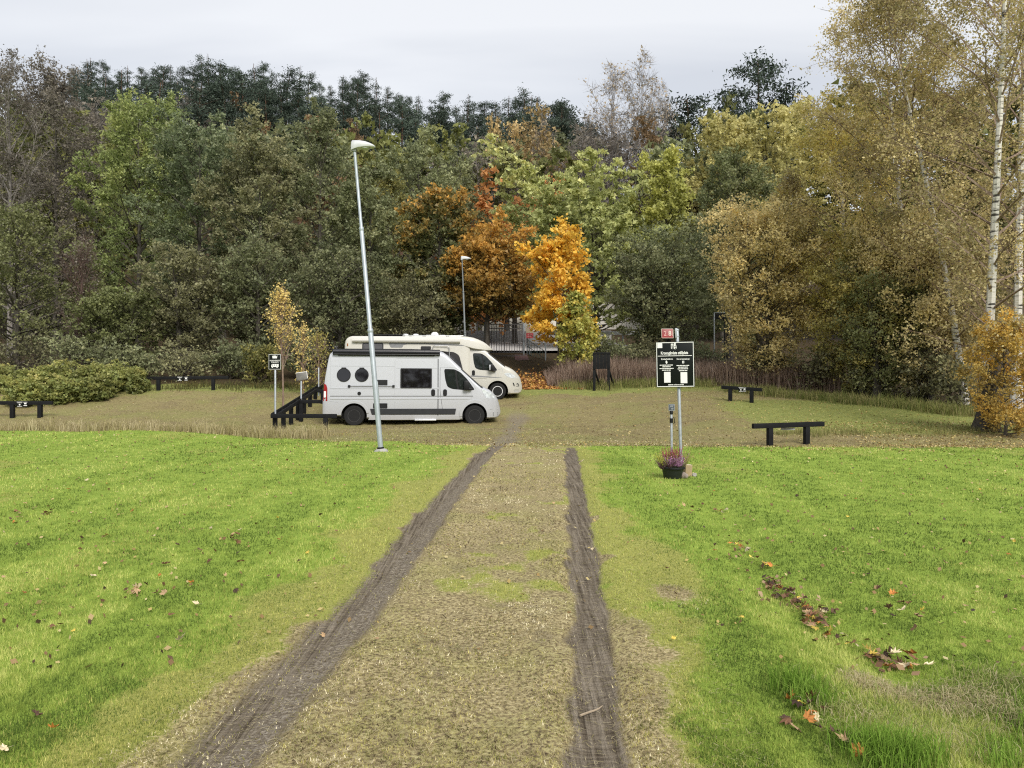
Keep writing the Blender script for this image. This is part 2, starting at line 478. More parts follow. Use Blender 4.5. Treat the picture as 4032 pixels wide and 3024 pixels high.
# --- mown lawn and trodden grass
n = 700000
u = rngG.random(n); Y0, Y1 = 2.0, 20.6
y = (Y0 ** -1.05 + u * (Y1 ** -1.05 - Y0 ** -1.05)) ** (-1 / 1.05)
x = rngG.uniform(-1, 1, n) * (.80 * y + .9)
m = masks(x, y)
r = rngG.random(n)
keep = (r > m['mud'] * 1.08 - .02) & (rngG.random(n) > m['lot'] * .75) & (rngG.random(n) > m['grav'] * .8) & (rngG.random(n) > m['forest'])
keep &= ~((m['dry'] > .4) & (rngG.random(n) < .12 + .18 + .5 * sstep(.53, .66, fbm(x * 2.2 + 5, y * 1.4, 53, 4))))
x, y = x[keep], y[keep]; m = {k: v[keep] for k, v in m.items()}; n = len(x)
pc = fbm(x * .95, y * .62, 54, 4)
isdry = rngG.random(n) < np.clip(m['dry'] * 1.15 - .12 - .6 * sstep(.48, .60, pc) * sstep(3.2, 5.5, y), 0, .9)
isdry |= rngG.random(n) < m['lot'] * .8
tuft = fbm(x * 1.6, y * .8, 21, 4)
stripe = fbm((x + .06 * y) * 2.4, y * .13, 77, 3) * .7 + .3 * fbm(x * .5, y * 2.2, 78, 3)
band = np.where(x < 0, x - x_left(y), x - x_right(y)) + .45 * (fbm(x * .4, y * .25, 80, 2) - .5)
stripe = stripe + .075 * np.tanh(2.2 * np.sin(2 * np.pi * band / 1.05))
lod = np.clip(y / 5.0, .75, 4.0)
h = (.017 + .020 * rngG.random(n) + .05 * np.clip(tuft - .58, 0, 1)) * (1 + .25 * (lod - 1) * .5)
h *= np.where(m['yel'] > .5, .72, 1.0)
h = np.where(isdry, h * rngG.uniform(.45, 1.15, n), h)
w = (.0036 + .003 * rngG.random(n)) * lod * np.where(isdry, 1.7, 1)
az = rngG.uniform(0, 2 * np.pi, n)
lean = np.where(isdry, rngG.uniform(.45, .98, n), rngG.uniform(.1, .75, n))
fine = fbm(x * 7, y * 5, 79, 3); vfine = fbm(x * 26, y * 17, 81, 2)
f = np.clip(.46 + (rngG.random(n) - .5) * .6 + (tuft - .5) * 1.5 + (stripe - .5) * 2.0 + (fine - .5) * 1.3 + (vfine - .5) * .8, 0, 1)  # shade of tufts and uneven turf is put into the blade tone
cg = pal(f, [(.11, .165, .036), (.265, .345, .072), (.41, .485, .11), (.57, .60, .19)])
cy = pal(np.clip(.5 + (rngG.random(n) - .5) * .6 + (vfine - .5) * 1.6, 0, 1), [(.25, .275, .07), (.44, .45, .12), (.60, .56, .20)])
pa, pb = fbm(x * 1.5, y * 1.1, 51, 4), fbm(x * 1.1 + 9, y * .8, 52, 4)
cd = pal(np.clip(.53 + (rngG.random(n) - .5) * .5 + (pa - .5) * 2.6 + (fine - .5) * 1.6 + (vfine - .5) * 2.4 + .12 * (1 - sstep(3, 5.5, y)), 0, 1), [(.10, .073, .044), (.33, .26, .13), (.62, .525, .285), (.86, .78, .54)])  # brown patches, plus shade between straws put into the dark tones
ol = (rngG.random(n) < sstep(.48, .62, pb) * .6)[:, None]
cd = np.where(ol, pal(np.clip(.5 + (rngG.random(n) - .5) * .5 + (vfine - .5) * 2, 0, 1), [(.15, .155, .055), (.33, .32, .10), (.56, .50, .18)]), cd)
mixy = (rngG.random(n) < np.clip(m['yel'] * .85 + (fine - .5) * 1.2 * m['yel'], 0, .85))[:, None]
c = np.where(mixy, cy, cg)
c = np.where((m['dry'] > .6)[:, None], pal(np.clip(.5 + (rngG.random(n) - .5) * .5 + (vfine - .5) * 2, 0, 1), [(.17, .165, .055), (.35, .345, .105), (.58, .53, .20)]), c)
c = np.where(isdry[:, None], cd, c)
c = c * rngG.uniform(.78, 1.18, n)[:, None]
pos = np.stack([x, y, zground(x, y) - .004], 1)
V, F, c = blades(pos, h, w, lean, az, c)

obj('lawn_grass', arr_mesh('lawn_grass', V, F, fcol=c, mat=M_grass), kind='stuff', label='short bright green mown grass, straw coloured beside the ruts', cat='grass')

# --- flattened short grass of the parking ground
n = 120000
y = rngG.uniform(16.5, 33.5, n); x = rngG.uniform(-1, 1, n) * (.78 * y + 1)
m = masks(x, y)
keep = (m['lot'] > .25) & (rngG.random(n) > m['grav']) & (rngG.random(n) > m['forest'] * .7)
x, y = x[keep], y[keep]; m = {k: v[keep] for k, v in m.items()}; n = len(x)
g = rngG.random(n) < m['green'] * .75 + .08 + .42 * sstep(.48, .62, fbm(x * .45, y * .6, 43, 4))
pat = fbm(x * .6, y * 1.6, 41, 5); vf = fbm(x * 8, y * 9, 44, 2)
c = np.where(g[:, None], pal(rngG.random(n), [(.21, .23, .06), (.36, .365, .095), (.48, .46, .15)]),
             pal(np.clip(.5 + (rngG.random(n) - .5) * .7 + (pat - .5) * 2.2 + (vf - .5) * 2.0 - .3 * np.exp(-((x - 2.5) / 3.5) ** 2 - ((y - 24) / 4) ** 2), 0, 1), [(.12, .09, .05), (.28, .23, .108), (.45, .385, .19), (.68, .60, .35)]))
pos = np.stack([x, y, zground(x, y) - .005], 1)
h = rngG.uniform(.02, .045, n) * np.where(g, 1.3, 1); w = rngG.uniform(.010, .024, n)
V, F, c = blades(pos, h, w, rngG.uniform(.4, .97, n), rngG.uniform(0, 6.28, n), c)
obj('trodden_grass', arr_mesh('trodden_grass', V, F, fcol=c, mat=M_grass), kind='stuff', label='flattened olive brown grass of the parking ground', cat='grass')

def tufts(name, label, cx, cy, n_per, hlo, hhi, wid, spread, palette, leanlo=.15, leanhi=.7, cat='grass', fpow=1.0):
    cx = np.asarray(cx, float); cy = np.asarray(cy, float); k = len(cx); n = k * n_per
    x = np.repeat(cx, n_per) + rngG.normal(0, spread, n); y = np.repeat(cy, n_per) + rngG.normal(0, spread, n)
    hs = np.repeat(rngG.uniform(.65, 1.1, k), n_per)
    h = rngG.uniform(hlo, hhi, n) * hs
    cf = np.clip(np.repeat(rngG.random(k), n_per) * .55 + rngG.random(n) * .5, 0, 1) ** fpow
    pos = np.stack([x, y, zground(x, y) - .01], 1)
    V, F, c = blades(pos, h, rngG.uniform(.7, 1.3, n) * wid, rngG.uniform(leanlo, leanhi, n), rngG.uniform(0, 6.28, n), pal(cf, palette), seg=2)
    return obj(name, arr_mesh(name, V, F, fcol=c, mat=M_grass), kind='stuff', label=label, cat=cat)

STRAW = [(.20, .19, .07), (.36, .31, .15), (.50, .43, .25), (.60, .53, .34)]
k = 230
tx = rngG.uniform(-16, -5.2, k); ty = lawn_edge(tx) + .55 + rngG.normal(0, .22, k)
ty += np.where(rngG.random(k) < .2, rngG.uniform(0, 1.2, k), 0)
tufts('dry_tall_grass', 'pale uncut grass along the far edge of the lawn', tx, ty, 36, .16, .46, .012, .14, STRAW)
k = 90
tx = rngG.uniform(7.5, 15, k); ty = 21.2 + (tx - 7.5) * .18 + rngG.normal(0, .35, k)
tufts('bank_grass', 'loose uncut grass along the low bank by the birches', tx, ty, 30, .08, .26, .011, .16, [(.14, .16, .05), (.25, .25, .09), (.42, .36, .19)])
k = 420
tx = rngG.uniform(2.2, 17, k); ty = np.where(tx > 9, 31.8 - (tx - 9) * .95, 34.0) + rngG.normal(0, .4, k)
tufts('verge_grass', 'long yellow green grass in front of the brown thicket', tx, ty, 30, .18, .55, .016, .2, [(.09, .12, .035), (.17, .20, .06), (.28, .27, .10), (.40, .34, .18)])
k = 160
tx = rngG.uniform(-21, -6, k); ty = 31.6 + rngG.normal(0, .45, k)
tufts('verge_weeds', 'low weeds below the left hand wood', tx, ty, 26, .12, .4, .016, .2, [(.05, .06, .025), (.10, .10, .04), (.20, .15, .06)])
# near clumps at the bottom right: green tufts and bleached straw
def spots(l): return np.array([p[0] for p in l]), np.array([p[1] for p in l])
tx, ty = spots([(1.38, 3.68), (1.43, 3.72), (1.41, 3.62), (1.47, 3.66), (1.36, 3.75), (1.50, 3.14), (1.55, 3.10), (1.46, 3.08), (1.58, 3.18), (1.53, 3.02), (1.62, 3.05), (1.43, 3.18), (1.68, 3.12), (2.3, 3.35), (2.05, 3.2), (1.95, 3.05), (2.45, 3.6), (2.2, 3.0)])
tufts('green_grass_clump', 'long green grass clumps beside the leaf filled ditch', tx, ty, 150, .07, .17, .0042, .05, [(.12, .22, .03), (.20, .33, .05), (.30, .42, .09)], .1, .75)
k = 85
tx = rngG.uniform(1.45, 3.0, k); ty = 3.0 + rngG.random(k) * .75 + (tx - 1.6) * .22
tufts('straw_clump', 'bleached straw and uncut grass at the ditch edge', tx, ty, 80, .03, .11, .0036, .10, [(.14, .22, .04), (.22, .30, .07), (.40, .37, .17), (.58, .5, .34)], .45, .98)
tx = rngG.uniform(1.75, 2.35, 40); ty = 3.75 + rngG.normal(0, .07, 40) - (tx - 2.0) * .35
tufts('straw_patch', 'flat pale straw patch below the small leaf heap', tx, ty, 90, .03, .09, .004, .06, STRAW[1:], .7, .99)
# loose straw pieces lying on the trodden track
n = 13000
y = 2.2 + rngG.random(n) ** 2.2 * 9; x = x_left(y) - .5 + rngG.random(n) * (x_right(y) - x_left(y) + 1.2)
a = rngG.uniform(0, np.pi, n); l = rngG.uniform(.012, .06, n) * np.where(rngG.random(n) < .04, 2.4, 1); pos = np.stack([x, y, zground(x, y) + .010], 1)
d = np.stack([np.cos(a), np.sin(a), rngG.normal(0, .1, n)], 1) * (l / 2)[:, None]; s = np.stack([-np.sin(a), np.cos(a), np.zeros(n)], 1)
bend = s * (l * rngG.normal(0, .16, n))[:, None]; s = s * (.0011 * rngG.uniform(.6, 1.4, n))[:, None]
V = np.stack([pos - d - s * .5, pos + bend - s, pos + d - s * .4, pos + d + s * .4, pos + bend + s, pos - d + s * .5], 1).reshape(-1, 3)
b0 = np.arange(n) * 6
sf = np.concatenate([np.stack([b0, b0 + 1, b0 + 4, b0 + 5], 1), np.stack([b0 + 1, b0 + 2, b0 + 3, b0 + 4], 1)])
sc_ = pal(rngG.random(n), STRAW)
obj('loose_straw', arr_mesh('loose_straw', V, [sf], fcol=np.concatenate([sc_, sc_]), mat=M_grass), kind='stuff', label='pale straw strewn over the trodden track', cat='straw')
# ================================================================== trees
def bark_material(name, c0, c1, birch=False):
    m, N, L, b = new_mat(name)
    tc = N.new('ShaderNodeTexCoord')
    mp = N.new('ShaderNodeMapping'); mp.inputs['Scale'].default_value = (1, 1, 4.5) if birch else (6, 6, 1.2)
    L.new(tc.outputs['Object'], mp.inputs[0])
    n = N.new('ShaderNodeTexNoise'); n.inputs['Scale'].default_value = 2.6 if birch else 3.5; n.inputs['Detail'].default_value = 5
    L.new(mp.outputs[0], n.inputs['Vector'])
    r = N.new('ShaderNodeValToRGB'); e = r.color_ramp.elements
    e[0].position = .36 if birch else .3; e[0].color = (*c0, 1); e[1].position = .46 if birch else .7; e[1].color = (*c1, 1)
    L.new(n.outputs['Fac'], r.inputs[0]); L.new(r.outputs[0], b.inputs['Base Color'])
    set_in(b, Roughness=.85)
    bp = N.new('ShaderNodeBump'); bp.inputs['Strength'].default_value = .6; bp.inputs['Distance'].default_value = .03
    L.new(n.outputs['Fac'], bp.inputs['Height']); L.new(bp.outputs[0], b.inputs['Normal'])
    return m
M_bark = bark_material('bark_grey_brown', (.035, .030, .024), (.12, .105, .085))
M_bark_dark = bark_material('bark_dark', (.02, .017, .013), (.075, .06, .045))
M_bark_birch = bark_material('bark_birch', (.05, .045, .04), (.62, .59, .54), True)
M_bark_pine = bark_material('bark_pine', (.05, .035, .025), (.16, .085, .05))
M_twig_grey = bark_material('bark_bare_twigs', (.13, .115, .105), (.32, .29, .27))
M_twig_birch = bark_material('bark_young_birch', (.12, .075, .05), (.30, .22, .17))
M_twig_red = bark_material('bark_red_twigs', (.055, .035, .03), (.15, .09, .075))

ALDER = [(.070, .080, .042), (.118, .130, .066), (.165, .175, .088), (.24, .24, .13)]  # lifted and greyed: a little distance haze put into the leaf colour
ALDER_BROWN = [(.078, .078, .043), (.128, .126, .066), (.175, .17, .088), (.24, .225, .12)]
ASH = [(.082, .102, .040), (.122, .148, .054), (.165, .19, .068), (.25, .25, .09)]
OLIVE = [(.075, .085, .028), (.12, .125, .04), (.18, .165, .055)]
MAPLE_DK = [(.05, .06, .026), (.09, .095, .036), (.22, .15, .045), (.50, .27, .06)]
MAPLE_OR = [(.075, .08, .03), (.21, .145, .045), (.42, .24, .055), (.56, .32, .075)]
GOLD = [(.36, .23, .04), (.56, .36, .055), (.68, .45, .075), (.62, .34, .055)]
MAPLE_PALE = [(.135, .15, .062), (.20, .218, .088), (.28, .285, .118), (.46, .41, .19)]
YELGREEN = [(.14, .15, .05), (.23, .23, .068), (.33, .315, .095)]
PALEYEL = [(.20, .195, .085), (.32, .295, .125), (.43, .385, .175)]
BIRCH = [(.145, .128, .064), (.25, .21, .10), (.355, .295, .145), (.51, .42, .215)]
BIRCH_G = [(.15, .145, .055), (.27, .235, .08), (.42, .34, .125)]
GREYBROWN = [(.075, .065, .055), (.12, .105, .085), (.18, .155, .12)]
PINE = [(.042, .056, .046), (.070, .092, .072), (.105, .128, .10)]  # lifted towards blue: far haze put into the needle colour
SPRUCE = [(.030, .042, .034), (.050, .068, .052), (.075, .095, .07)]
RED = [(.18, .10, .045), (.30, .145, .055), (.40, .19, .06)]

WILLOW = [tuple(c * 1.22 for c in q) for q in BIRCH]; WILLOW_G = [tuple(c * 1.22 for c in q) for q in BIRCH_G]
def _norm(v): return v / (np.linalg.norm(v, axis=-1, keepdims=True) + 1e-9)

def leaf_quads(rng, P, size, droop=.25, aspect=.62, up=.5, tri=False):
    n = len(P)
    nrm = _norm(rng.normal(0, 1, (n, 3)) + np.array([0, 0, up]))
    ax = rng.normal(0, 1, (n, 3)); ax[:, 2] -= droop
    ax = _norm(ax - nrm * (ax * nrm).sum(1, keepdims=True))
    bx = np.cross(nrm, ax)
    a = ax * (size / 2)[:, None]; b = bx * (size / 2 * aspect)[:, None]
    if tri:                                  # distant leaves need three corners only
        return np.stack([P - a, P + b * 1.15 + a * .55, P - b * 1.15 + a * .55], 1).reshape(-1, 3), np.arange(3 * n).reshape(n, 3)
    V = np.stack([P - a, P + b - a * .1, P + a, P - b - a * .1], 1).reshape(-1, 3)
    return V, np.arange(4 * n).reshape(n, 4)

def grow(seed, H, env, nprim=46, cb=.12, up=(15, 60), curv=.05, r0=.16, lean=(0, 0), k2=3.2, n3=4, leaves=16000, lsize=.13,
         palette=ALDER, twig=.5, tip=None, stems=1, jit=.09, droop=.25, wander=.25, sec_ang=.9, sides=7, twig_r=.006, zone=None, uplean=0.0, aspect=.62, lup=.5, hang=0.0, tpow=1.0, limb_r=1.0, tri=True):
    rng = np.random.default_rng(seed)
    eh = np.array([p[0] for p in env]); er = np.array([p[1] for p in env])
    K = 9
    s = np.linspace(0, 1, K)
    trunkP, trunkR = [], []
    for q in range(stems):
        a = rng.uniform(0, 6.28) if stems > 1 else 0
        off = (np.array([math.cos(a), math.sin(a)]) * rng.uniform(.12, .4)) if stems > 1 else np.zeros(2)
        ls = np.array(lean) + (np.array([math.cos(a), math.sin(a)]) * rng.uniform(.04, .16) * H if stems > 1 else 0)
        hq = H * (1 if q == 0 else rng.uniform(.72, .98))
        w = np.cumsum(rng.normal(0, wander / K, (K, 2)), 0) * s[:, None]
        p = np.zeros((K, 3)); p[:, 0] = off[0] + ls[0] * s ** 1.25 + w[:, 0]; p[:, 1] = off[1] + ls[1] * s ** 1.25 + w[:, 1]; p[:, 2] = hq * s - .15 * (1 - s)
        rr = r0 * (1 if q == 0 else .75) * (1 - s) ** .85 + .012
        rr[0] *= 1.35
        trunkP.append(p); trunkR.append(rr)
    trunkP = np.array(trunkP); trunkR = np.array(trunkR)
    bv, bq = tubes(trunkP, trunkR, sides)
    BV, BQ = [bv], [bq]; base = len(bv)
    # primaries
    np_ = nprim * stems
    st = np.repeat(np.arange(stems), nprim)
    t = cb + (.985 - cb) * (np.tile((np.arange(nprim) + .5) / nprim, stems) + rng.uniform(-.5, .5, np_) / nprim)
    az = np.tile(np.arange(nprim), stems) * 2.399 + rng.uniform(-.6, .6, np_) + st * 1.3
    Rr = np.interp(t, eh, er) * rng.uniform(.62, 1.12, np_) / (stems ** .25)
    el = np.radians(up[0] + (up[1] - up[0]) * t + rng.normal(0, 8, np_))
    idx = t * (K - 1); i0 = np.clip(idx.astype(int), 0, K - 2); fr = (idx - i0)[:, None]
    b0 = trunkP[st, i0] * (1 - fr) + trunkP[st, i0 + 1] * fr
    D = np.stack([np.cos(el) * np.cos(az), np.cos(el) * np.sin(az), np.sin(el)], 1)
    L = Rr / np.maximum(np.cos(el), .35)
    k1 = 5; s1 = np.linspace(0, 1, k1)
    P1 = b0[:, None, :] + D[:, None, :] * (L[:, None] * s1)[:, :, None]
    P1[:, :, 2] += (curv * L)[:, None] * s1 ** 2 - hang * L[:, None] * s1 ** 3
    P1[:, 1:, :] += np.cumsum(rng.normal(0, .035, (np_, k1 - 1, 3)) * L[:, None, None], 1) * .6
    rb = np.interp(t, s, trunkR[0])
    R1 = limb_r * (np.minimum(rb * .55, .016 * L + .012))[:, None] * (1 - s1 * .85)[None] + .004
    v, qd = tubes(P1, R1, 3); BV.append(v); BQ.append(qd + base); base += len(v)
    # secondaries
    cnt = np.maximum(2, np.round(k2 * L + rng.uniform(-.5, .5, np_))).astype(int)
    pi = np.repeat(np.arange(np_), cnt); n2 = len(pi)
    ss = rng.uniform(.1, 1.0, n2) ** .62
    f = ss * (k1 - 1); j0 = np.clip(f.astype(int), 0, k1 - 2); fr = (f - j0)[:, None]
    b2 = P1[pi, j0] * (1 - fr) + P1[pi, j0 + 1] * fr
    D2 = _norm(_norm(P1[pi, j0 + 1] - P1[pi, j0]) + rng.normal(0, sec_ang, (n2, 3)) + np.array([0, 0, .18 - hang * .8]))
    L2 = np.minimum((L[pi] * .42 * (1.12 - ss) + .28) * rng.uniform(.6, 1.25, n2), 2.2)
    k2n = 3; s2 = np.linspace(0, 1, k2n)
    P2 = b2[:, None, :] + D2[:, None, :] * (L2[:, None] * s2)[:, :, None]
    P2[:, :, 2] += (-.12 * droop - .5 * hang) * L2[:, None] * s2 ** 2
    P2[:, 1:, :] += rng.normal(0, .05, (n2, k2n - 1, 3)) * L2[:, None, None]
    R2 = (.004 + .0045 * L2)[:, None] * (1 - .75 * s2)[None]
    v, qd = tubes(P2, R2, 3); BV.append(v); BQ.append(qd + base); base += len(v)
    # twigs as slim blades
    ti = np.repeat(np.arange(n2), n3); n3t = len(ti)
    s3 = rng.uniform(.1, 1, n3t); f = s3 * (k2n - 1); j0 = np.clip(f.astype(int), 0, k2n - 2); fr = (f - j0)[:, None]
    b3 = P2[ti, j0] * (1 - fr) + P2[ti, j0 + 1] * fr
    D3 = _norm(_norm(P2[ti, -1] - P2[ti, 0]) * .8 + rng.normal(0, .75, (n3t, 3)) + np.array([0, 0, uplean - hang]))
    L3 = twig * rng.uniform(.45, 1.2, n3t)
    e3 = b3 + D3 * L3[:, None]; e3[:, 2] -= droop * .2 * L3
    sd = _norm(np.cross(D3, rng.normal(0, 1, (n3t, 3)))) * twig_r
    v = np.stack([b3 - sd, b3 + sd, e3], 1).reshape(-1, 3)
    tw = np.arange(3 * n3t).reshape(n3t, 3) + base
    BV.append(v)
    bark = (np.concatenate(BV), [np.concatenate(BQ), tw], len(BQ[0]))
    zt = np.percentile(e3[:, 2], 99.97); sz = H / zt
    cx_ = np.interp(e3[:, 2] / zt, s, trunkP[0][:, 0]); cy_ = np.interp(e3[:, 2] / zt, s, trunkP[0][:, 1])
    rr_ = np.hypot(e3[:, 0] - cx_, e3[:, 1] - cy_); sr = np.clip(er.max() / np.percentile(rr_, 94), .55, 1.6)
    bark[0][:, 2] *= sz
    hz = np.clip(bark[0][:, 2] / H, 0, 1)
    for q_, tp in ((0, trunkP[0][:, 0]), (1, trunkP[0][:, 1])):
        c_ = np.interp(hz, s, tp); bark[0][:, q_] = c_ + (bark[0][:, q_] - c_) * sr
    if leaves <= 0: return bark, None
    m = leaves; li = rng.integers(0, n3t, m); sl = rng.random(m) ** .8
    P = b3[li] + (e3[li] - b3[li]) * sl[:, None] + rng.normal(0, jit, (m, 3))
    P[:, 2] *= sz
    hz = np.clip(P[:, 2] / H, 0, 1)
    for q_, tp in ((0, trunkP[0][:, 0]), (1, trunkP[0][:, 1])):
        c_ = np.interp(hz, s, tp); P[:, q_] = c_ + (P[:, q_] - c_) * sr
    size = lsize * 1.18 * rng.uniform(.6, 1.25, m)
    V, F = leaf_quads(rng, P, size, droop, aspect, lup, tri)
    clump = rng.random(np_)[pi][ti][li] * .45 + rng.random(n2)[ti][li] * .3
    fac = clump + rng.random(m) * .35 - .05
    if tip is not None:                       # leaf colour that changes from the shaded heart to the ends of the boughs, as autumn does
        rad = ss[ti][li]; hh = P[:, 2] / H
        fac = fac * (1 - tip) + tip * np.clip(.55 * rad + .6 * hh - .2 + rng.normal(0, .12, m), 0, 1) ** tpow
    if zone is not None: fac = zone(fac, P, rng)
    col = pal(np.clip(fac, 0, 1), palette) * 1.8 * rng.uniform(.8, 1.2, m)[:, None]
    return bark, (V, F, col)

def tree_meshes(name, bark_mat, leaf_mat, **kw):
    bark, lf = grow(**kw)
    mt = arr_mesh(name + '_trunk', bark[0], bark[1], smooth=False, mat=bark_mat)
    if bark_mat is M_bark_birch:              # white stem, brown boughs
        mt.materials.append(M_twig_birch)
        mi = np.ones(len(mt.polygons), np.int32); mi[:bark[2]] = 0; mt.polygons.foreach_set('material_index', mi)
    mc = arr_mesh(name + '_crown', lf[0], [lf[1]], fcol=lf[2], mat=leaf_mat) if lf else None
    return mt, mc

def put_tree(name, label, cat, meshes, x, y, rz=0.0, sc=1.0, group=None, z=None):
    t = thing(name, label, cat, (x, y, zg(x, y) if z is None else z), (0, 0, rz), group)
    t.scale = (sc, sc, sc) if np.isscalar(sc) else sc
    obj('trunk', meshes[0], None, t)
    if meshes[1] is not None: obj('crown', meshes[1], None, t)
    return t

def X(u, Y): return (u * 1.8228 - 2016) / 3000 * Y          # column of the picture's 2212 wide view at a depth, in metres
def Zt(v, Y): return 1.6 - (v * 1.8228 - 1440) / 3000 * Y

E_OVOID = [(0, .2), (.1, .62), (.25, .92), (.45, 1.0), (.65, .86), (.85, .5), (1, .10)]
E_CONE = [(0, .4), (.1, .85), (.3, 1.0), (.55, .78), (.8, .42), (1, .06)]
E_ROUND = [(0, .1), (.15, .55), (.35, .92), (.6, 1.0), (.8, .82), (.93, .5), (1, .2)]
E_COL = [(0, .5), (.1, .85), (.3, 1.0), (.6, .95), (.85, .6), (1, .1)]
def env(e, R): return [(a, b * R) for a, b in e]

_tn = [0]
def wood(name, label, cat, u, v_top, Y, hw, E=E_OVOID, bark=None, group=None, seed=None, extra=0.0, **kw):
    """one tree: column u, top v_top at depth Y, half width hw in the same picture units"""
    _tn[0] += 1
    x = X(u, Y); H = Zt(v_top, Y) - zg(x, Y) + extra
    R = hw * 1.10 * 1.8228 / 3000 * Y
    ms = tree_meshes(name, bark or M_bark, M_leaf, seed=seed if seed is not None else 100 + _tn[0], H=H, env=env(E, R), **kw)
    return put_tree(name, label, cat, ms, x, Y, group=group)

G_AL = 'alders at the edge of the wood'
# --- alders and other trees of the left hand wood
wood('ash_tree', 'bright green ash with a yellow tinged top, leftmost of the full green crowns', 'tree', 300, 188, 45, 118, E_COL, leaves=30000, lsize=.19, palette=ASH, nprim=64, cb=.06, up=(18, 62), n3=5, tip=.35, aspect=.42, droop=.6)
wood('alder_tree', 'silvery green alder just right of the bright green ash', 'tree', 430, 232, 43, 112, E_ROUND, leaves=26000, lsize=.15, palette=[(.06, .08, .04), (.11, .135, .07), (.16, .19, .10), (.27, .29, .17)], nprim=60, cb=.05, group=G_AL)
wood('alder_tree', 'olive alder behind the young yellow birch', 'tree', 565, 248, 42, 100, E_ROUND, leaves=25000, lsize=.15, palette=ALDER_BROWN, nprim=60, cb=.05, group=G_AL)
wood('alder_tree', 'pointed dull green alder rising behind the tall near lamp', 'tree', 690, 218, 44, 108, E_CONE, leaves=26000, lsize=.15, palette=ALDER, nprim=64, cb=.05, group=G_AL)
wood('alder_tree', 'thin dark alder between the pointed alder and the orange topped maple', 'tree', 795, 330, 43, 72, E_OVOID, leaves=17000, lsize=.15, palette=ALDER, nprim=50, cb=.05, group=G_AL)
wood('yellowing_tree', 'yellow green young tree right of the lamp head', 'tree', 838, 360, 47, 55, E_OVOID, leaves=12000, lsize=.15, palette=OLIVE + [(.30, .27, .06)], nprim=44, cb=.05)
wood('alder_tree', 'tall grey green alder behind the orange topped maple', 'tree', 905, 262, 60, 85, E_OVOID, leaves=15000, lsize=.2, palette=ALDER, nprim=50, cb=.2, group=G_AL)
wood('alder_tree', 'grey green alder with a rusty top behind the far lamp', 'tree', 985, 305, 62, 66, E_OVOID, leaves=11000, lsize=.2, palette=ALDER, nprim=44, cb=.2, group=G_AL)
wood('maple_tree', 'dark green maple with an orange top left of the far lamp', 'tree', 948, 408, 43, 84, E_ROUND, leaves=21000, lsize=.19, palette=MAPLE_DK, nprim=54, cb=.07, tip=.8, tpow=2.0, n3=5)
wood('maple_tree', 'rust orange maple right of the far lamp', 'tree', 1052, 452, 42, 92, E_ROUND, leaves=21000, lsize=.20, palette=MAPLE_OR, nprim=58, cb=.36, tip=.75, tpow=1.3, n3=5, up=(20, 62))
def _gold_zone(f, P, rng):
    return f
wood('maple_tree', 'golden yellow maple between the gate and the black board', 'tree', 1210, 468, 38.5, 70, [(0, .3), (.12, .55), (.3, .9), (.5, 1.0), (.7, .85), (.84, .55), (.9, .30), (1, .12)], leaves=11000, lsize=.19, tri=False, palette=GOLD, nprim=52, cb=.24, n3=5, k2=2.8, up=(10, 66))
wood('maple_sapling', 'low yellow green maple sapling below the golden maple', 'tree', 1248, 622, 36.8, 44, E_CONE, leaves=4200, lsize=.17, palette=[(.10, .12, .035), (.17, .185, .05), (.28, .26, .065), (.40, .30, .07)], nprim=36, cb=.10, r0=.06, n3=4)
wood('maple_tree', 'broad pale green maple with cream tipped boughs above the golden maple', 'tree', 1285, 286, 54, 190, [(0, .25), (.15, .75), (.35, 1.0), (.6, 1.0), (.8, .85), (.93, .6), (1, .25)], leaves=42000, lsize=.27, palette=MAPLE_PALE, nprim=80, cb=.14, tip=.55, tpow=1.5, n3=5, droop=.6, k2=2.4)
wood('maple_tree', 'yellow green maple right of the broad pale green one', 'tree', 1440, 318, 51, 66, E_OVOID, leaves=14000, lsize=.22, palette=YELGREEN, nprim=54, cb=.12, tip=.3, n3=5)
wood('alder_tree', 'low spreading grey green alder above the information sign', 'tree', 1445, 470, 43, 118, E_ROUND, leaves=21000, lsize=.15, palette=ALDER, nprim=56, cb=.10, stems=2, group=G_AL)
wood('alder_tree', 'dark blue green alder left of the golden brown birch thicket', 'tree', 1575, 318, 45, 92, E_OVOID, leaves=22000, lsize=.15, palette=[(.045, .052, .026), (.075, .085, .038), (.105, .115, .05), (.16, .15, .07)], nprim=58, cb=.08, group=G_AL)
wood('lime_tree', 'pale yellow tree on the slope below the tallest right hand pine', 'tree', 1660, 205, 66, 130, E_ROUND, leaves=24000, lsize=.30, palette=PALEYEL, nprim=60, cb=.18, tip=.3, n3=5)
wood('lime_tree', 'yellow tree left of the pale yellow one on the slope', 'tree', 1560, 250, 68, 80, E_ROUND, leaves=13000, lsize=.30, palette=PALEYEL, nprim=44, cb=.18, tip=.3)
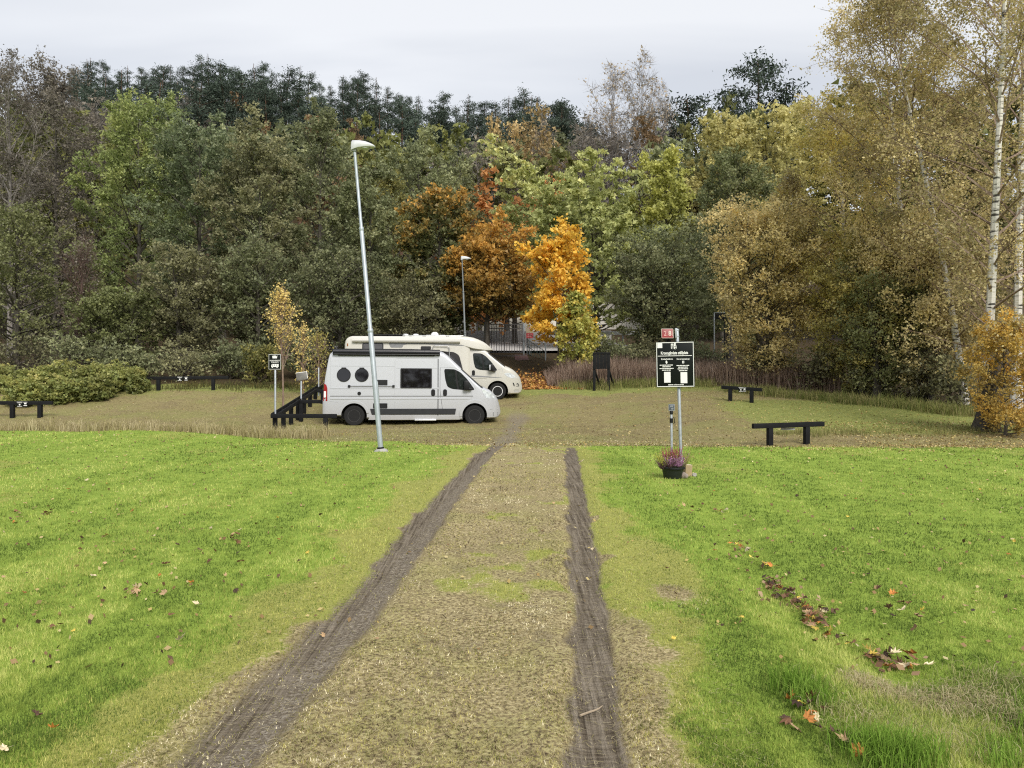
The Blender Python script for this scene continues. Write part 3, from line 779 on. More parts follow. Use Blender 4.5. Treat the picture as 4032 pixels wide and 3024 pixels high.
# --- far left
wood('aspen_tree', 'tall half bare aspen at the left edge of the picture', 'tree', 22, 48, 46, 150, E_OVOID, leaves=13000, lsize=.13, palette=GREYBROWN, nprim=64, cb=.12, n3=7, twig=.6, up=(30, 70), bark=M_twig_grey)
wood('aspen_tree', 'dark grey brown aspen between the left edge and the bright green ash', 'tree', 120, 122, 47, 118, E_OVOID, leaves=21000, lsize=.14, palette=GREYBROWN, nprim=64, cb=.08, n3=6, up=(20, 66))
wood('alder_tree', 'small olive alder at the left edge above the yellow hedge', 'tree', 35, 425, 37, 120, E_CONE, leaves=15000, lsize=.13, palette=[(.075, .08, .035), (.13, .14, .06), (.20, .20, .09)], nprim=50, cb=.06, group=G_AL)
wood('bare_shrub', 'leafless reddish brown shrub between the small olive alder and the ash', 'shrub', 178, 490, 38, 62, E_COL, leaves=1800, lsize=.1, palette=GREYBROWN, nprim=46, cb=.03, n3=8, r0=.05, up=(50, 78), bark=M_twig_red, twig=.6, stems=2)
wood('alder_tree', 'dark bushy alder under the silvery alder', 'tree', 395, 520, 38.5, 100, E_ROUND, leaves=15000, lsize=.14, palette=ALDER_BROWN, nprim=46, cb=.03, stems=2, group=G_AL)
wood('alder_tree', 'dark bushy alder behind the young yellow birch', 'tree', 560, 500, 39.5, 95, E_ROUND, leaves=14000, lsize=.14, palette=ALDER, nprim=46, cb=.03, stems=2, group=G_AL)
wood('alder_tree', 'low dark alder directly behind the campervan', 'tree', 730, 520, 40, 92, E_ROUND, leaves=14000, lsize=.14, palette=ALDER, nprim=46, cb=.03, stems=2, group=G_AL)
wood('alder_tree', 'low dark alder behind the motorhome roof', 'tree', 865, 560, 41, 70, E_ROUND, leaves=10000, lsize=.14, palette=ALDER_BROWN, nprim=40, cb=.03, stems=2, group=G_AL)
wood('alder_tree', 'low dull green bush alder left of the ash foot', 'tree', 255, 600, 37.5, 85, E_ROUND, leaves=11000, lsize=.14, palette=[(.06, .065, .03), (.09, .10, .04), (.13, .14, .055)], nprim=42, cb=.03, stems=2, group=G_AL)

# --- right hand birches: white stems, thin golden leaves
G_B = 'silver birches at the right edge'
BK = dict(bark=M_bark_birch, tri=False, limb_r=.7, hang=.12, n3=6, twig=.55, aspect=.72)
def birch(label, u_base, Y, v_top, hw, lean_u, leaves, palette=BIRCH, seed=1, r0=.15, E=E_OVOID, nprim=54, cb=.12, lsize=.085, stems=1, **kw):
    x = X(u_base, Y); H = Zt(v_top, Y) - zg(x, Y); R = hw * 1.8228 / 3000 * Y; lx = lean_u * 1.8228 / 3000 * Y
    q = dict(BK); q.pop('bark'); q.update(kw)
    ms = tree_meshes('birch', M_bark_birch, M_leaf, seed=seed, H=H, env=env(E, R), leaves=leaves, palette=palette, lean=(lx, 0), r0=r0, nprim=nprim, cb=cb, lsize=lsize, stems=stems, up=(22, 68), **q)
    return put_tree('silver_birch', label, 'birch', ms, x, Y, group=G_B)
birch('straight white birch stem at the very right edge of the picture', 2196, 25, -420, 200, 20, 22000, seed=11, r0=.145, lsize=.078)
_ob = birch('old birch with a thick dark fissured foot inside the yellow beech bush', 2130, 22.2, -420, 215, 60, 20000, seed=12, r0=.13, lsize=.075)
_V, _Q = tubes(np.array([[[0, 0, -.2], [.01, 0, .15], [.03, 0, .5], [.06, 0, .95], [.09, 0, 1.5], [.12, 0, 2.0]]]), np.array([[.46, .36, .29, .24, .20, .17]]), 16)
_V = _V + np.random.default_rng(5).normal(0, .014, _V.shape)
obj('trunk_foot', arr_mesh('trunk_foot', _V, [_Q], smooth=True, mat=M_bark_dark), None, _ob)
birch('birch leaning left out over the parking ground', 2085, 28, -120, 180, -190, 30000, seed=13, r0=.12, lsize=.085)
birch('tall thin crowned birch whose top meets the sky', 1975, 31, -110, 205, -80, 27000, seed=14, r0=.12, lsize=.085)
birch('golden birch in front of the pale yellow slope tree', 1840, 34, 160, 150, -30, 26000, seed=15, r0=.12, cb=.06, lsize=.1, palette=WILLOW_G)
birch('slender birch with a thin white stem above the golden brown thicket', 1706, 34.5, 360, 62, 4, 5500, seed=16, r0=.07, cb=.3, lsize=.1)
wood('goat_willow', 'golden brown leafy thicket tree right of the information sign', 'tree', 1668, 415, 33.5, 108, E_ROUND, leaves=30000, lsize=.115, palette=WILLOW, nprim=60, cb=.04, stems=2, n3=5, seed=310, lup=1.0)
wood('goat_willow', 'golden olive thicket tree in the middle of the right hand wood', 'tree', 1850, 440, 31.5, 125, E_ROUND, leaves=32000, lsize=.11, palette=WILLOW_G, nprim=60, cb=.04, stems=2, n3=5, seed=311)
wood('goat_willow', 'golden thicket tree left of the yellow beech bush', 'tree', 2015, 420, 29.5, 125, E_ROUND, leaves=30000, lsize=.10, palette=WILLOW, nprim=60, cb=.06, stems=2, n3=5, seed=312)
wood('goat_willow', 'dark green leaved shrub tree at the foot of the right hand wood', 'tree', 1900, 560, 30.2, 95, E_ROUND, leaves=15000, lsize=.10, palette=[(.09, .10, .045), (.15, .16, .07), (.22, .21, .09)], nprim=46, cb=.05, stems=2, n3=5, seed=313)
wood('beech_bush', 'orange yellow beech bush round the thick trunk at the right edge', 'bush', 2172, 665, 21.2, 78, [(0, .7), (.15, .95), (.4, 1.0), (.7, .8), (1, .25)], leaves=12000, lsize=.07, palette=[(.13, .105, .04), (.24, .175, .05), (.36, .245, .06), (.44, .27, .055)], nprim=44, cb=.04, r0=.04, n3=5, twig=.35, jit=.06, seed=314, tri=False)
# --- young birch between the barriers
def young_birch(label, u, v_top, Y, hw, leaves, seed, pal_, cb=.12):
    x = X(u, Y); H = Zt(v_top, Y) - zg(x, Y); R = hw * 1.8228 / 3000 * Y
    ms = tree_meshes('young_birch', M_twig_birch, M_leaf, seed=seed, H=H, env=env([(0, .3), (.25, .7), (.5, 1), (.75, .7), (1, .1)], R), leaves=leaves, palette=pal_, r0=.035, nprim=40, cb=cb, lsize=.08, n3=6, up=(52, 78), twig=.3, twig_r=.004, tri=False,
                     zone=None, tip=.4)
    return put_tree('young_birch', label, 'birch', ms, x, Y, group='young birches between the barriers')
YB = [(.32, .27, .09), (.52, .42, .14), (.66, .52, .20), (.6, .42, .18)]
young_birch('young birch with pale yellow leaves beside the crown sign', 612, 608, 28.2, 42, 1500, 41, YB, .34)
young_birch('thin young birch with few leaves behind the leaning plate', 655, 690, 29.8, 22, 420, 42, YB)
young_birch('young birch half hidden by the campervan rear', 690, 700, 31.2, 28, 700, 43, [(.20, .20, .06), (.34, .30, .09), (.5, .42, .14)])

# --- hedge of snowberry at the far left, clump by clump
SB = [(.06, .075, .03), (.12, .14, .045), (.20, .20, .065), (.33, .28, .10)]
for i, (u, v, Yh, hw) in enumerate([(15, 782, 30.5, 55), (95, 780, 30.3, 58), (180, 774, 30.6, 58), (255, 784, 30.6, 50), (130, 806, 28.6, 52), (50, 808, 28.2, 52), (215, 806, 29.0, 45), (295, 806, 30.2, 30)]):
    x = X(u, Yh); H = max(.95, Zt(v, Yh) - zg(x, Yh))
    ms = tree_meshes('hedge', M_twig_red, M_leaf, seed=500 + i, H=H, env=env([(0, .8), (.3, 1.0), (.7, .9), (1, .6)], hw * 1.8228 / 3000 * Yh), leaves=5200, palette=SB, r0=.02, nprim=40, cb=.02, lsize=.115, n3=5, up=(20, 70), twig=.28, jit=.08, stems=2, tip=.35, wander=.1)
    put_tree('hedge_bush', ['leftmost back bush of the yellow green hedge', 'second back bush of the yellow green hedge from the picture edge', 'tallest back bush of the yellow green hedge', 'back bush of the yellow green hedge next to the far barrier', 'front middle bush of the yellow green hedge', 'front bush of the yellow green hedge behind the near left barrier', 'front bush at the inner end of the yellow green hedge', 'small last bush of the hedge touching the far barrier'][i], 'bush', ms, x, Yh, group='bushes of the yellow green hedge')

# --- understorey along the foot of the woods
US = [('dull green understorey bush below the ash', 300, 742, 34.5, 70, 0), ('brown green understorey bush behind the far left barrier', 400, 735, 34.2, 75, 1), ('understorey bush right of the far left barrier', 500, 728, 34.6, 62, 0), ('yellow green understorey bush beside the crown sign', 560, 740, 33.2, 45, 2), ('dark understorey bush behind the young birches', 640, 700, 35, 60, 0),
      ('dark understorey bush left of the yellow hedge', 60, 700, 34.6, 85, 1), ('dark understorey bush behind the hedge', 170, 715, 34.5, 75, 0),
      ('brown understorey bush right of the black board', 1420, 742, 38.5, 70, 1), ('green understorey bush behind the information sign', 1520, 735, 38.5, 62, 0), ('olive understorey bush left of the far right barrier', 1345, 735, 38.8, 60, 0),
      ('leafy understorey bush right of the golden maple', 1300, 716, 39.5, 52, 0), ('brown understorey bush left of the information sign', 1385, 718, 40, 50, 1),
      ('understorey bush behind the far right barrier', 1650, 735, 33.6, 66, 1), ('dark understorey bush below the golden thicket', 1760, 740, 32.2, 66, 1), ('twiggy understorey bush at the foot of the leaning birch', 1880, 745, 30.4, 66, 1), ('twiggy understorey bush left of the thick trunk', 1990, 750, 28.6, 66, 1), ('dark understorey bush beside the thick trunk', 2080, 740, 27.2, 60, 1)]
for i, (lb, u, v, Yh, hw, kk) in enumerate(US):
    x = X(u, Yh); H = max(1.3, Zt(v, Yh) - zg(x, Yh))
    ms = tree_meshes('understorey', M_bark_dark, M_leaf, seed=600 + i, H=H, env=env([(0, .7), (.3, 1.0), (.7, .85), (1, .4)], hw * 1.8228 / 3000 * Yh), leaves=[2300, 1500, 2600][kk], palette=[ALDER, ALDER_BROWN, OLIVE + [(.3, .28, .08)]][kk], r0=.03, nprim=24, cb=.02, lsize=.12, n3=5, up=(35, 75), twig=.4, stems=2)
    put_tree('understorey_bush', lb, 'bush', ms, x, Yh, group='bushes at the foot of the woods')

# --- brown thicket of dead stems
n = 15000
x = rngG.uniform(1.6, 13.5, n); y = 34.2 + rngG.random(n) ** 1.3 * 4.2 - np.clip(x - 8, 0, 9) * .55
hgt = (.75 + .75 * fbm(x * .8, y * .8, 61, 3)) * rngG.uniform(.6, 1.15, n) * np.clip((x - 1.2) / 1.5, .35, 1)
pos = np.stack([x, y, zground(x, y) - .02], 1)
V, F, c = blades(pos, hgt, rngG.uniform(.014, .032, n), rngG.uniform(.05, .55, n), rngG.uniform(0, 6.28, n), pal(np.clip(rngG.random(n) * .7 + fbm(x, y, 62, 3) * .3, 0, 1), [(.13, .085, .065), (.23, .16, .12), (.34, .255, .20), (.46, .37, .30)]), seg=2)
obj('dead_thicket', arr_mesh('dead_thicket', V, F, fcol=c, mat=M_grass), kind='stuff', label='reddish brown thicket of dead stems behind the black board', cat='thicket')

# --- hill wood: pines, spruces and autumn trees, copies of a few grown kinds
def pine_geo(seed, H, R, leaves, cb=.35, pal_=PINE, spruce=False):
    rng = np.random.default_rng(seed)
    K = 7; s = np.linspace(0, 1, K)
    tr = np.zeros((1, K, 3)); tr[0, :, 2] = H * s - .3 * (1 - s); tr[0, :, 0] = np.cumsum(rng.normal(0, .2, K)) * s
    BV, BQ = tubes(tr, (.2 * (1 - s) ** .8 + .03)[None], 6)
    nb = 46 if spruce else 34
    t = cb + (1 - cb) * (np.arange(nb) + rng.random(nb)) / nb
    az = np.arange(nb) * 2.399 + rng.normal(0, .5, nb)
    if spruce: L = R * (1.02 - (t - cb) / (1 - cb)) * rng.uniform(.8, 1.1, nb) + .2; el = np.radians(rng.normal(-8, 8, nb))
    else:
        q = (t - cb) / (1 - cb); L = R * np.interp(q, [0, .2, .45, .75, .92, 1], [.5, .95, 1, .62, .34, .12]) * rng.uniform(.4, 1.2, nb); el = np.radians(rng.normal(4 + 26 * q, 10, nb))
    b0 = np.stack([np.interp(t, s, tr[0, :, 0]), np.zeros(nb), t * H], 1)
    D = np.stack([np.cos(el) * np.cos(az), np.cos(el) * np.sin(az), np.sin(el)], 1)
    s1 = np.linspace(0, 1, 4)
    P1 = b0[:, None] + D[:, None] * (L[:, None] * s1)[:, :, None]; P1[:, :, 2] += .12 * L[:, None] * s1 ** 2 * (1 if not spruce else -.6)
    v, qd = tubes(P1, (.012 + .012 * L)[:, None] * (1 - .8 * s1), 3)
    V = np.concatenate([BV, v]); Q = np.concatenate([BQ, qd + len(BV)])
    # needle sprays: flat tufts along each bough
    leaves = int(leaves * 1.7); ncl = leaves // 26
    bi = rng.choice(nb, ncl, p=(L ** 1.2) / (L ** 1.2).sum()); sb = rng.uniform(.3 if not spruce else .12, 1.05, ncl)
    cpos = b0[bi] + D[bi] * (L[bi] * sb)[:, None]; cpos[:, 2] += .12 * L[bi] * sb ** 2 * (1 if not spruce else -.6)
    cpos += rng.normal(0, .22, (ncl, 3)) * np.array([1, 1, .55])
    ci = np.repeat(np.arange(ncl), 26); m = len(ci)
    P = cpos[ci] + rng.normal(0, .36, (m, 3)) * np.array([1, 1, .42 if not spruce else .3])
    LV, LF = leaf_quads(rng, P, rng.uniform(.20, .42, m), -.7 if not spruce else .4, .3, .6, True)
    fac = rng.random(ncl)[ci] * .6 + rng.random(m) * .4
    return (V, [Q]), (LV, LF, pal(fac, pal_) * 1.1 * rng.uniform(.8, 1.2, m)[:, None])
def conifer(seed, **kw):
    b, l = pine_geo(seed, **kw)
    return arr_mesh('conifer_trunk', b[0], b[1], mat=M_bark_pine), arr_mesh('conifer_crown', l[0], [l[1]], fcol=l[2], mat=M_needle)
PINES = [conifer(901, H=17, R=3.4, leaves=5600, cb=.42), conifer(902, H=16, R=2.9, leaves=4800, cb=.32), conifer(903, H=18, R=3.8, leaves=6200, cb=.5), conifer(904, H=15, R=3.0, leaves=5200, cb=.22), conifer(907, H=17, R=2.5, leaves=4200, cb=.38)]
SPRUCES = [conifer(905, H=17, R=2.9, leaves=5600, cb=.1, pal_=SPRUCE, spruce=True), conifer(906, H=14, R=2.2, leaves=4200, cb=.08, pal_=SPRUCE, spruce=True)]
def protos(kind, **kw):
    return tree_meshes(kind, kw.pop('bark', M_bark), M_leaf, **kw)
H_OLIVE = protos('far_olive', seed=921, H=12, env=env(E_ROUND, 4.5), leaves=7000, lsize=.34, palette=OLIVE, nprim=36, cb=.12)
H_GREY = protos('far_grey', seed=922, H=12, env=env(E_OVOID, 3.6), leaves=2600, lsize=.2, palette=GREYBROWN, nprim=40, cb=.15, n3=7, twig=.7, bark=M_twig_grey, twig_r=.012, up=(30, 70))
H_ORANGE = protos('far_orange', seed=923, H=10, env=env(E_ROUND, 3.6), leaves=5200, lsize=.32, palette=RED, nprim=36, cb=.15)
H_RUST = protos('far_rust', seed=927, H=10, env=env(E_ROUND, 3.6), leaves=5200, lsize=.32, palette=[(.12, .082, .048), (.175, .115, .06), (.225, .145, .072)], nprim=36, cb=.15)
H_GOLD = protos('far_gold', seed=924, H=13, env=env(E_OVOID, 3.2), leaves=4200, lsize=.24, palette=[(.20, .15, .07), (.29, .215, .10), (.36, .27, .13)], nprim=40, cb=.2, bark=M_bark_birch, n3=6, hang=.1)
H_BARE = protos('far_bare', seed=925, H=18, env=env(E_OVOID, 3.3), leaves=900, lsize=.2, palette=[(.28, .22, .15), (.38, .30, .2)], nprim=46, cb=.2, n3=7, twig=.9, bark=M_twig_grey, twig_r=.013, up=(35, 74), hang=.1)
H_GREEN = protos('far_green', seed=926, H=12, env=env(E_ROUND, 4.2), leaves=6500, lsize=.32, palette=ALDER, nprim=36, cb=.1)

def hill_tree(name, label, cat, ms, u, v_top, Y, rz, Hn, group, sx=1.0):
    x = X(u, Y); z = zg(x, Y); sc = (Zt(v_top, Y) - z) / Hn
    sc = max(.45, min(1.9, sc))
    put_tree(name, label, cat, ms, x, Y, rz, (sc * sx, sc * sx, sc), group, z=Zt(v_top, Y) - Hn * sc)
    return sc
rh = np.random.default_rng(33)
_ON = 'first second third fourth fifth sixth seventh eighth ninth tenth eleventh twelfth thirteenth fourteenth fifteenth sixteenth seventeenth eighteenth nineteenth'.split()
_TN = {20: 'twent', 30: 'thirt', 40: 'fort', 50: 'fift', 60: 'sixt'}
def ordinal(n):
    if n < 20: return _ON[n - 1]
    t, o = n // 10 * 10, n % 10
    return _TN[t] + 'ieth' if o == 0 else _TN[t] + 'y-' + _ON[o - 1]
PN_H = [17, 16, 18, 15, 17]
sky_u = [0, 60, 160, 210, 250, 300, 350, 400, 440, 485, 520, 560, 600, 640, 680, 700, 740, 790, 830, 880, 920, 960, 1000, 1040, 1080, 1120, 1160, 1200, 1240, 1290]
sky_v = [150, 160, 140, 138, 158, 140, 140, 142, 132, 124, 128, 142, 150, 140, 190, 175, 170, 166, 180, 186, 200, 214, 212, 205, 202, 206, 210, 222, 232, 245]
G_P = 'pines along the top of the wooded hill'
def crest(u): return float(np.interp(u, sky_u, sky_v))
u = 158.0; i = 0
while u < 1260:
    v = crest(u) + rh.uniform(-12, 26); k = int(rh.integers(0, 5))
    Y = rh.uniform(118, 138)
    if i % 4 == 2:
        k = i // 4 % 2
        hill_tree('spruce_tree', ordinal(i + 1) + ' conifer from the left on the hill skyline, a pointed spruce', 'spruce', SPRUCES[k], u, v - 4, Y, rh.uniform(0, 6.28), [17, 14][k], 'spruces on the skyline of the hill', rh.uniform(.8, 1.0))
    else:
        hill_tree('pine_tree', ordinal(i + 1) + ' conifer from the left on the hill skyline, a pine', 'pine', PINES[k], u, v, Y, rh.uniform(0, 6.28), PN_H[k], G_P, rh.uniform(.72, 1.05))
    u += rh.uniform(15, 30); i += 1
u = 130.0; i = 0
while u < 1320:
    v = crest(u) + rh.uniform(32, 62); k = int(rh.integers(0, 5)); Y = rh.uniform(100, 115)
    hill_tree('pine_tree', ordinal(i + 1) + ' pine from the left in the row below the skyline', 'pine', PINES[k], u, v, Y, rh.uniform(0, 6.28), PN_H[k], 'pines below the hill top', rh.uniform(.9, 1.25))
    u += rh.uniform(24, 44); i += 1
for lb, u, v, Y, k in [('dark spruce at the left end of the pine ridge', 190, 128, 124, 0), ('slim dark spruce on the ridge above the ash', 258, 150, 120, 1), ('dark spruce between ridge pines left of the ash top', 222, 165, 110, 1)]:
    hill_tree('spruce_tree', lb, 'spruce', SPRUCES[k], u, v, Y, 1.0, [17, 14][k], 'spruces on the ridge')
for lb, u, v, Y, k, sx in [('tallest pine on the right, standing clear of the other trees', 1640, 122, 84, 0, .95), ('broad pine right of the bare birches', 1490, 203, 92, 3, 1.25), ('pine just right of the tallest right hand pine', 1688, 195, 84, 3, 1.0), ('low pine left of the tallest right hand pine', 1585, 205, 86, 3, .9), ('pine between the ridge and the bare birches', 1215, 222, 100, 2, 1.0), ('low pine left of the bare birches', 1272, 262, 96, 3, .9), ('low pine below the tall bare birches', 1390, 258, 98, 3, 1.1)]:
    hill_tree('pine_tree', lb, 'pine', PINES[k], u, v, Y, rh.uniform(0, 6), PN_H[k], 'single pines on the right', sx)
G_H = 'autumn trees on the slope'
for lb, nm, ms, Hn, u, v, Y, sx in [
    ('tall bare birch with the highest top above the pale maple', 'bare_birch', H_BARE, 18, 1385, 112, 88, .85),
    ('bare grey birch left of the highest bare one', 'bare_birch', H_BARE, 18, 1322, 128, 90, .9),
    ('bare thin tree right of the highest bare birch', 'bare_birch', H_BARE, 18, 1425, 175, 90, .6),
    ('yellow birch with bare stems left of the bare birches', 'slope_birch', H_GOLD, 13, 1150, 235, 84, .95),
    ('golden birch beside the yellow one on the slope', 'slope_birch', H_GOLD, 13, 1108, 252, 86, .8),
    ('pale stemmed birch right of the golden slope birches', 'slope_birch', H_BARE, 18, 1176, 240, 84, .5),
    ('round olive willow on the slope above the red maples', 'olive_tree', H_OLIVE, 12, 1095, 312, 76, 1.0),
    ('red orange maple peeping out below the olive willow', 'red_maple', H_ORANGE, 10, 1052, 392, 66, 1.0),
    ('second red orange maple below the olive willow', 'red_maple', H_ORANGE, 10, 1112, 400, 64, 1.0),
    ('rust tree at the foot of the ridge pines', 'red_maple', H_RUST, 10, 745, 252, 86, .8),
    ('rust coloured tree among the ridge pines above the alders', 'red_maple', H_RUST, 10, 545, 200, 108, .6),
    ('orange tree beside the rust tree below the ridge', 'red_maple', H_RUST, 10, 800, 268, 88, .55),
    ('dark brown leafless tree below the bare birches', 'grey_tree', H_GREY, 12, 1300, 245, 86, 1.1),
    ('brown leafless tree between pines on the slope', 'grey_tree', H_GREY, 12, 430, 190, 104, 1.0),
    ('grey leafless tree right of the dark aspen', 'grey_tree', H_GREY, 12, 245, 215, 90, 1.1),
    ('grey leafless tree behind the dark aspen', 'grey_tree', H_GREY, 12, 160, 180, 88, 1.2),
    ('olive tree behind the lamp head', 'olive_tree', H_OLIVE, 12, 860, 275, 78, .9),
    ('dark green tree behind the pointed alder', 'green_tree', H_GREEN, 12, 620, 270, 74, 1.0),
    ('dark green tree behind the silvery alder', 'green_tree', H_GREEN, 12, 480, 262, 72, 1.0),
    ('rust olive tree left of the pale yellow slope tree', 'olive_tree', H_OLIVE, 12, 1560, 228, 80, .6),
    ('olive tree behind the leaning birch', 'olive_tree', H_OLIVE, 12, 1900, 200, 70, 1.2),
    ('olive tree far behind the edge birches', 'olive_tree', H_OLIVE, 12, 2050, 190, 70, 1.3),
    ('grey leafless tree at the left picture edge', 'grey_tree', H_GREY, 12, 20, 200, 78, 1.3),
    ('dark green tree behind the left edge aspen', 'green_tree', H_GREEN, 12, 60, 235, 72, 1.2),
    ('olive tree behind the two left aspens', 'olive_tree', H_OLIVE, 12, 125, 250, 70, 1.1),
    ('dark green tree outside the left edge of the hill', 'green_tree', H_GREEN, 12, -40, 215, 74, 1.3),
    ('olive tree between the dark aspen and the ash', 'olive_tree', H_OLIVE, 12, 205, 262, 68, .9),
    ('purple grey leafless tree left of the olive willow', 'grey_tree', H_GREY, 12, 1035, 290, 78, .9),
    ('grey green tree on the slope left of the olive willow', 'green_tree', H_GREEN, 12, 1000, 300, 84, .9),
    ('grey green tree on the slope behind the golden birches', 'green_tree', H_GREEN, 12, 1190, 285, 92, .9),
    ('rust brown tree behind the pale maple', 'red_maple', H_RUST, 10, 1440, 265, 76, .7),
    ('dark pine green tree behind the yellow green maple', 'green_tree', H_GREEN, 12, 1500, 290, 74, .9),
    ('grey purple leafless tree below the pines right of the ridge', 'grey_tree', H_GREY, 12, 1250, 300, 80, .9)]:
    hill_tree(nm, lb, 'tree', ms, u, v, Y, rh.uniform(0, 6.28), Hn, G_H, sx)

# --- the wood across the lawn behind the viewer, which the campervan's windows mirror
rb_ = np.random.default_rng(8)
for i in range(18):
    x = -46 + i * 5.2 + rb_.uniform(-1.5, 1.5); y = -58 + rb_.uniform(-5, 5); k = i % 4
    ms, Hn = [(H_GREEN, 12), (PINES[1], 16), (H_OLIVE, 12), (PINES[3], 15)][k]
    sc = rb_.uniform(.8, 1.15) * 13 / Hn
    put_tree('mirrored_tree', ordinal(i + 1) + ' tree of the wood across the lawn, mirrored in the campervan windows', 'tree', ms, x, y, rb_.uniform(0, 6), (sc * 1.15, sc * 1.15, sc), 'wood across the lawn mirrored in the campervan')
# ================================================================== vehicles
def paint(name, col, metal=.25, rough=.38, dirt=.14):
    m, N, L, b = new_mat(name)
    tc = N.new('ShaderNodeTexCoord')
    n = N.new('ShaderNodeTexNoise'); n.inputs['Scale'].default_value = 2.2; n.inputs['Detail'].default_value = 6
    L.new(tc.outputs['Object'], n.inputs['Vector'])
    sp = N.new('ShaderNodeSeparateXYZ'); L.new(tc.outputs['Object'], sp.inputs[0])
    mr = N.new('ShaderNodeMapRange'); mr.inputs['From Min'].default_value = .9; mr.inputs['From Max'].default_value = .1
    L.new(sp.outputs[2], mr.inputs['Value'])
    mu = N.new('ShaderNodeMath'); mu.operation = 'MULTIPLY'; L.new(mr.outputs[0], mu.inputs[0]); L.new(n.outputs['Fac'], mu.inputs[1])
    m2 = N.new('ShaderNodeMath'); m2.operation = 'MULTIPLY'; L.new(mu.outputs[0], m2.inputs[0]); m2.inputs[1].default_value = dirt * 4
    mx = N.new('ShaderNodeMix'); mx.data_type = 'RGBA'; L.new(m2.outputs[0], mx.inputs['Factor'])
    mx.inputs['A'].default_value = (*col, 1); mx.inputs['B'].default_value = (.30, .27, .22, 1)
    L.new(mx.outputs['Result'], b.inputs['Base Color'])
    set_in(b, Metallic=metal, Roughness=rough); b.inputs['Coat Weight'].default_value = .5; b.inputs['Coat Roughness'].default_value = .12
    return m
M_silver = paint('paint_silver', (.49, .505, .54), .22, .40)
M_champ = paint('paint_champagne', (.54, .53, .485), .12, .42)
M_cream = paint('paint_cream', (.57, .555, .505), .0, .5, .06)
M_black_pl = plain('black_plastic', (.008, .008, .009), .5, var=.2, spec=.3)
M_dark_grey = plain('dark_grey_plastic', (.028, .03, .033), .55, var=.15, spec=.3)
M_mid_grey = plain('grey_trim', (.22, .225, .235), .5)
M_under = plain('underbody', (.012, .012, .012), .9)
M_rubber = plain('tyre_rubber', (.009, .009, .0095), .9, bump=.3, bscale=120)
M_rimb = plain('black_alloy', (.05, .05, .053), .3, .3)
M_rims = plain('silver_alloy', (.70, .71, .72), .35, .15)
M_alu = plain('aluminium', (.72, .73, .75), .35, .7, var=.08)
M_seam = plain('panel_gap', (.06, .062, .066), .8)
M_seam_soft = plain('panel_crease', (.42, .435, .46), .6)
M_glass_dk = plain('dark_glass', (.006, .005, .007), .03, var=.1, spec=.75)
M_glass_cab = plain('cab_glass', (.014, .018, .017), .03, var=.3, scale=3, spec=.65)
M_glass_grey = plain('grey_acrylic', (.10, .10, .11), .15, var=.1)
M_lamp = plain('headlamp_lens', (.62, .66, .70), .12, .2, var=.35, scale=14)
M_red = plain('red_lens', (.28, .012, .014), .2, var=.2)
M_whitepl = plain('white_plastic', (.82, .82, .80), .45, var=.05)
M_seat = plain('seat_fabric', (.05, .052, .055), .9)

def mirror_ring(half): return half + [(-y, z) for y, z in half[-2:0:-1]]

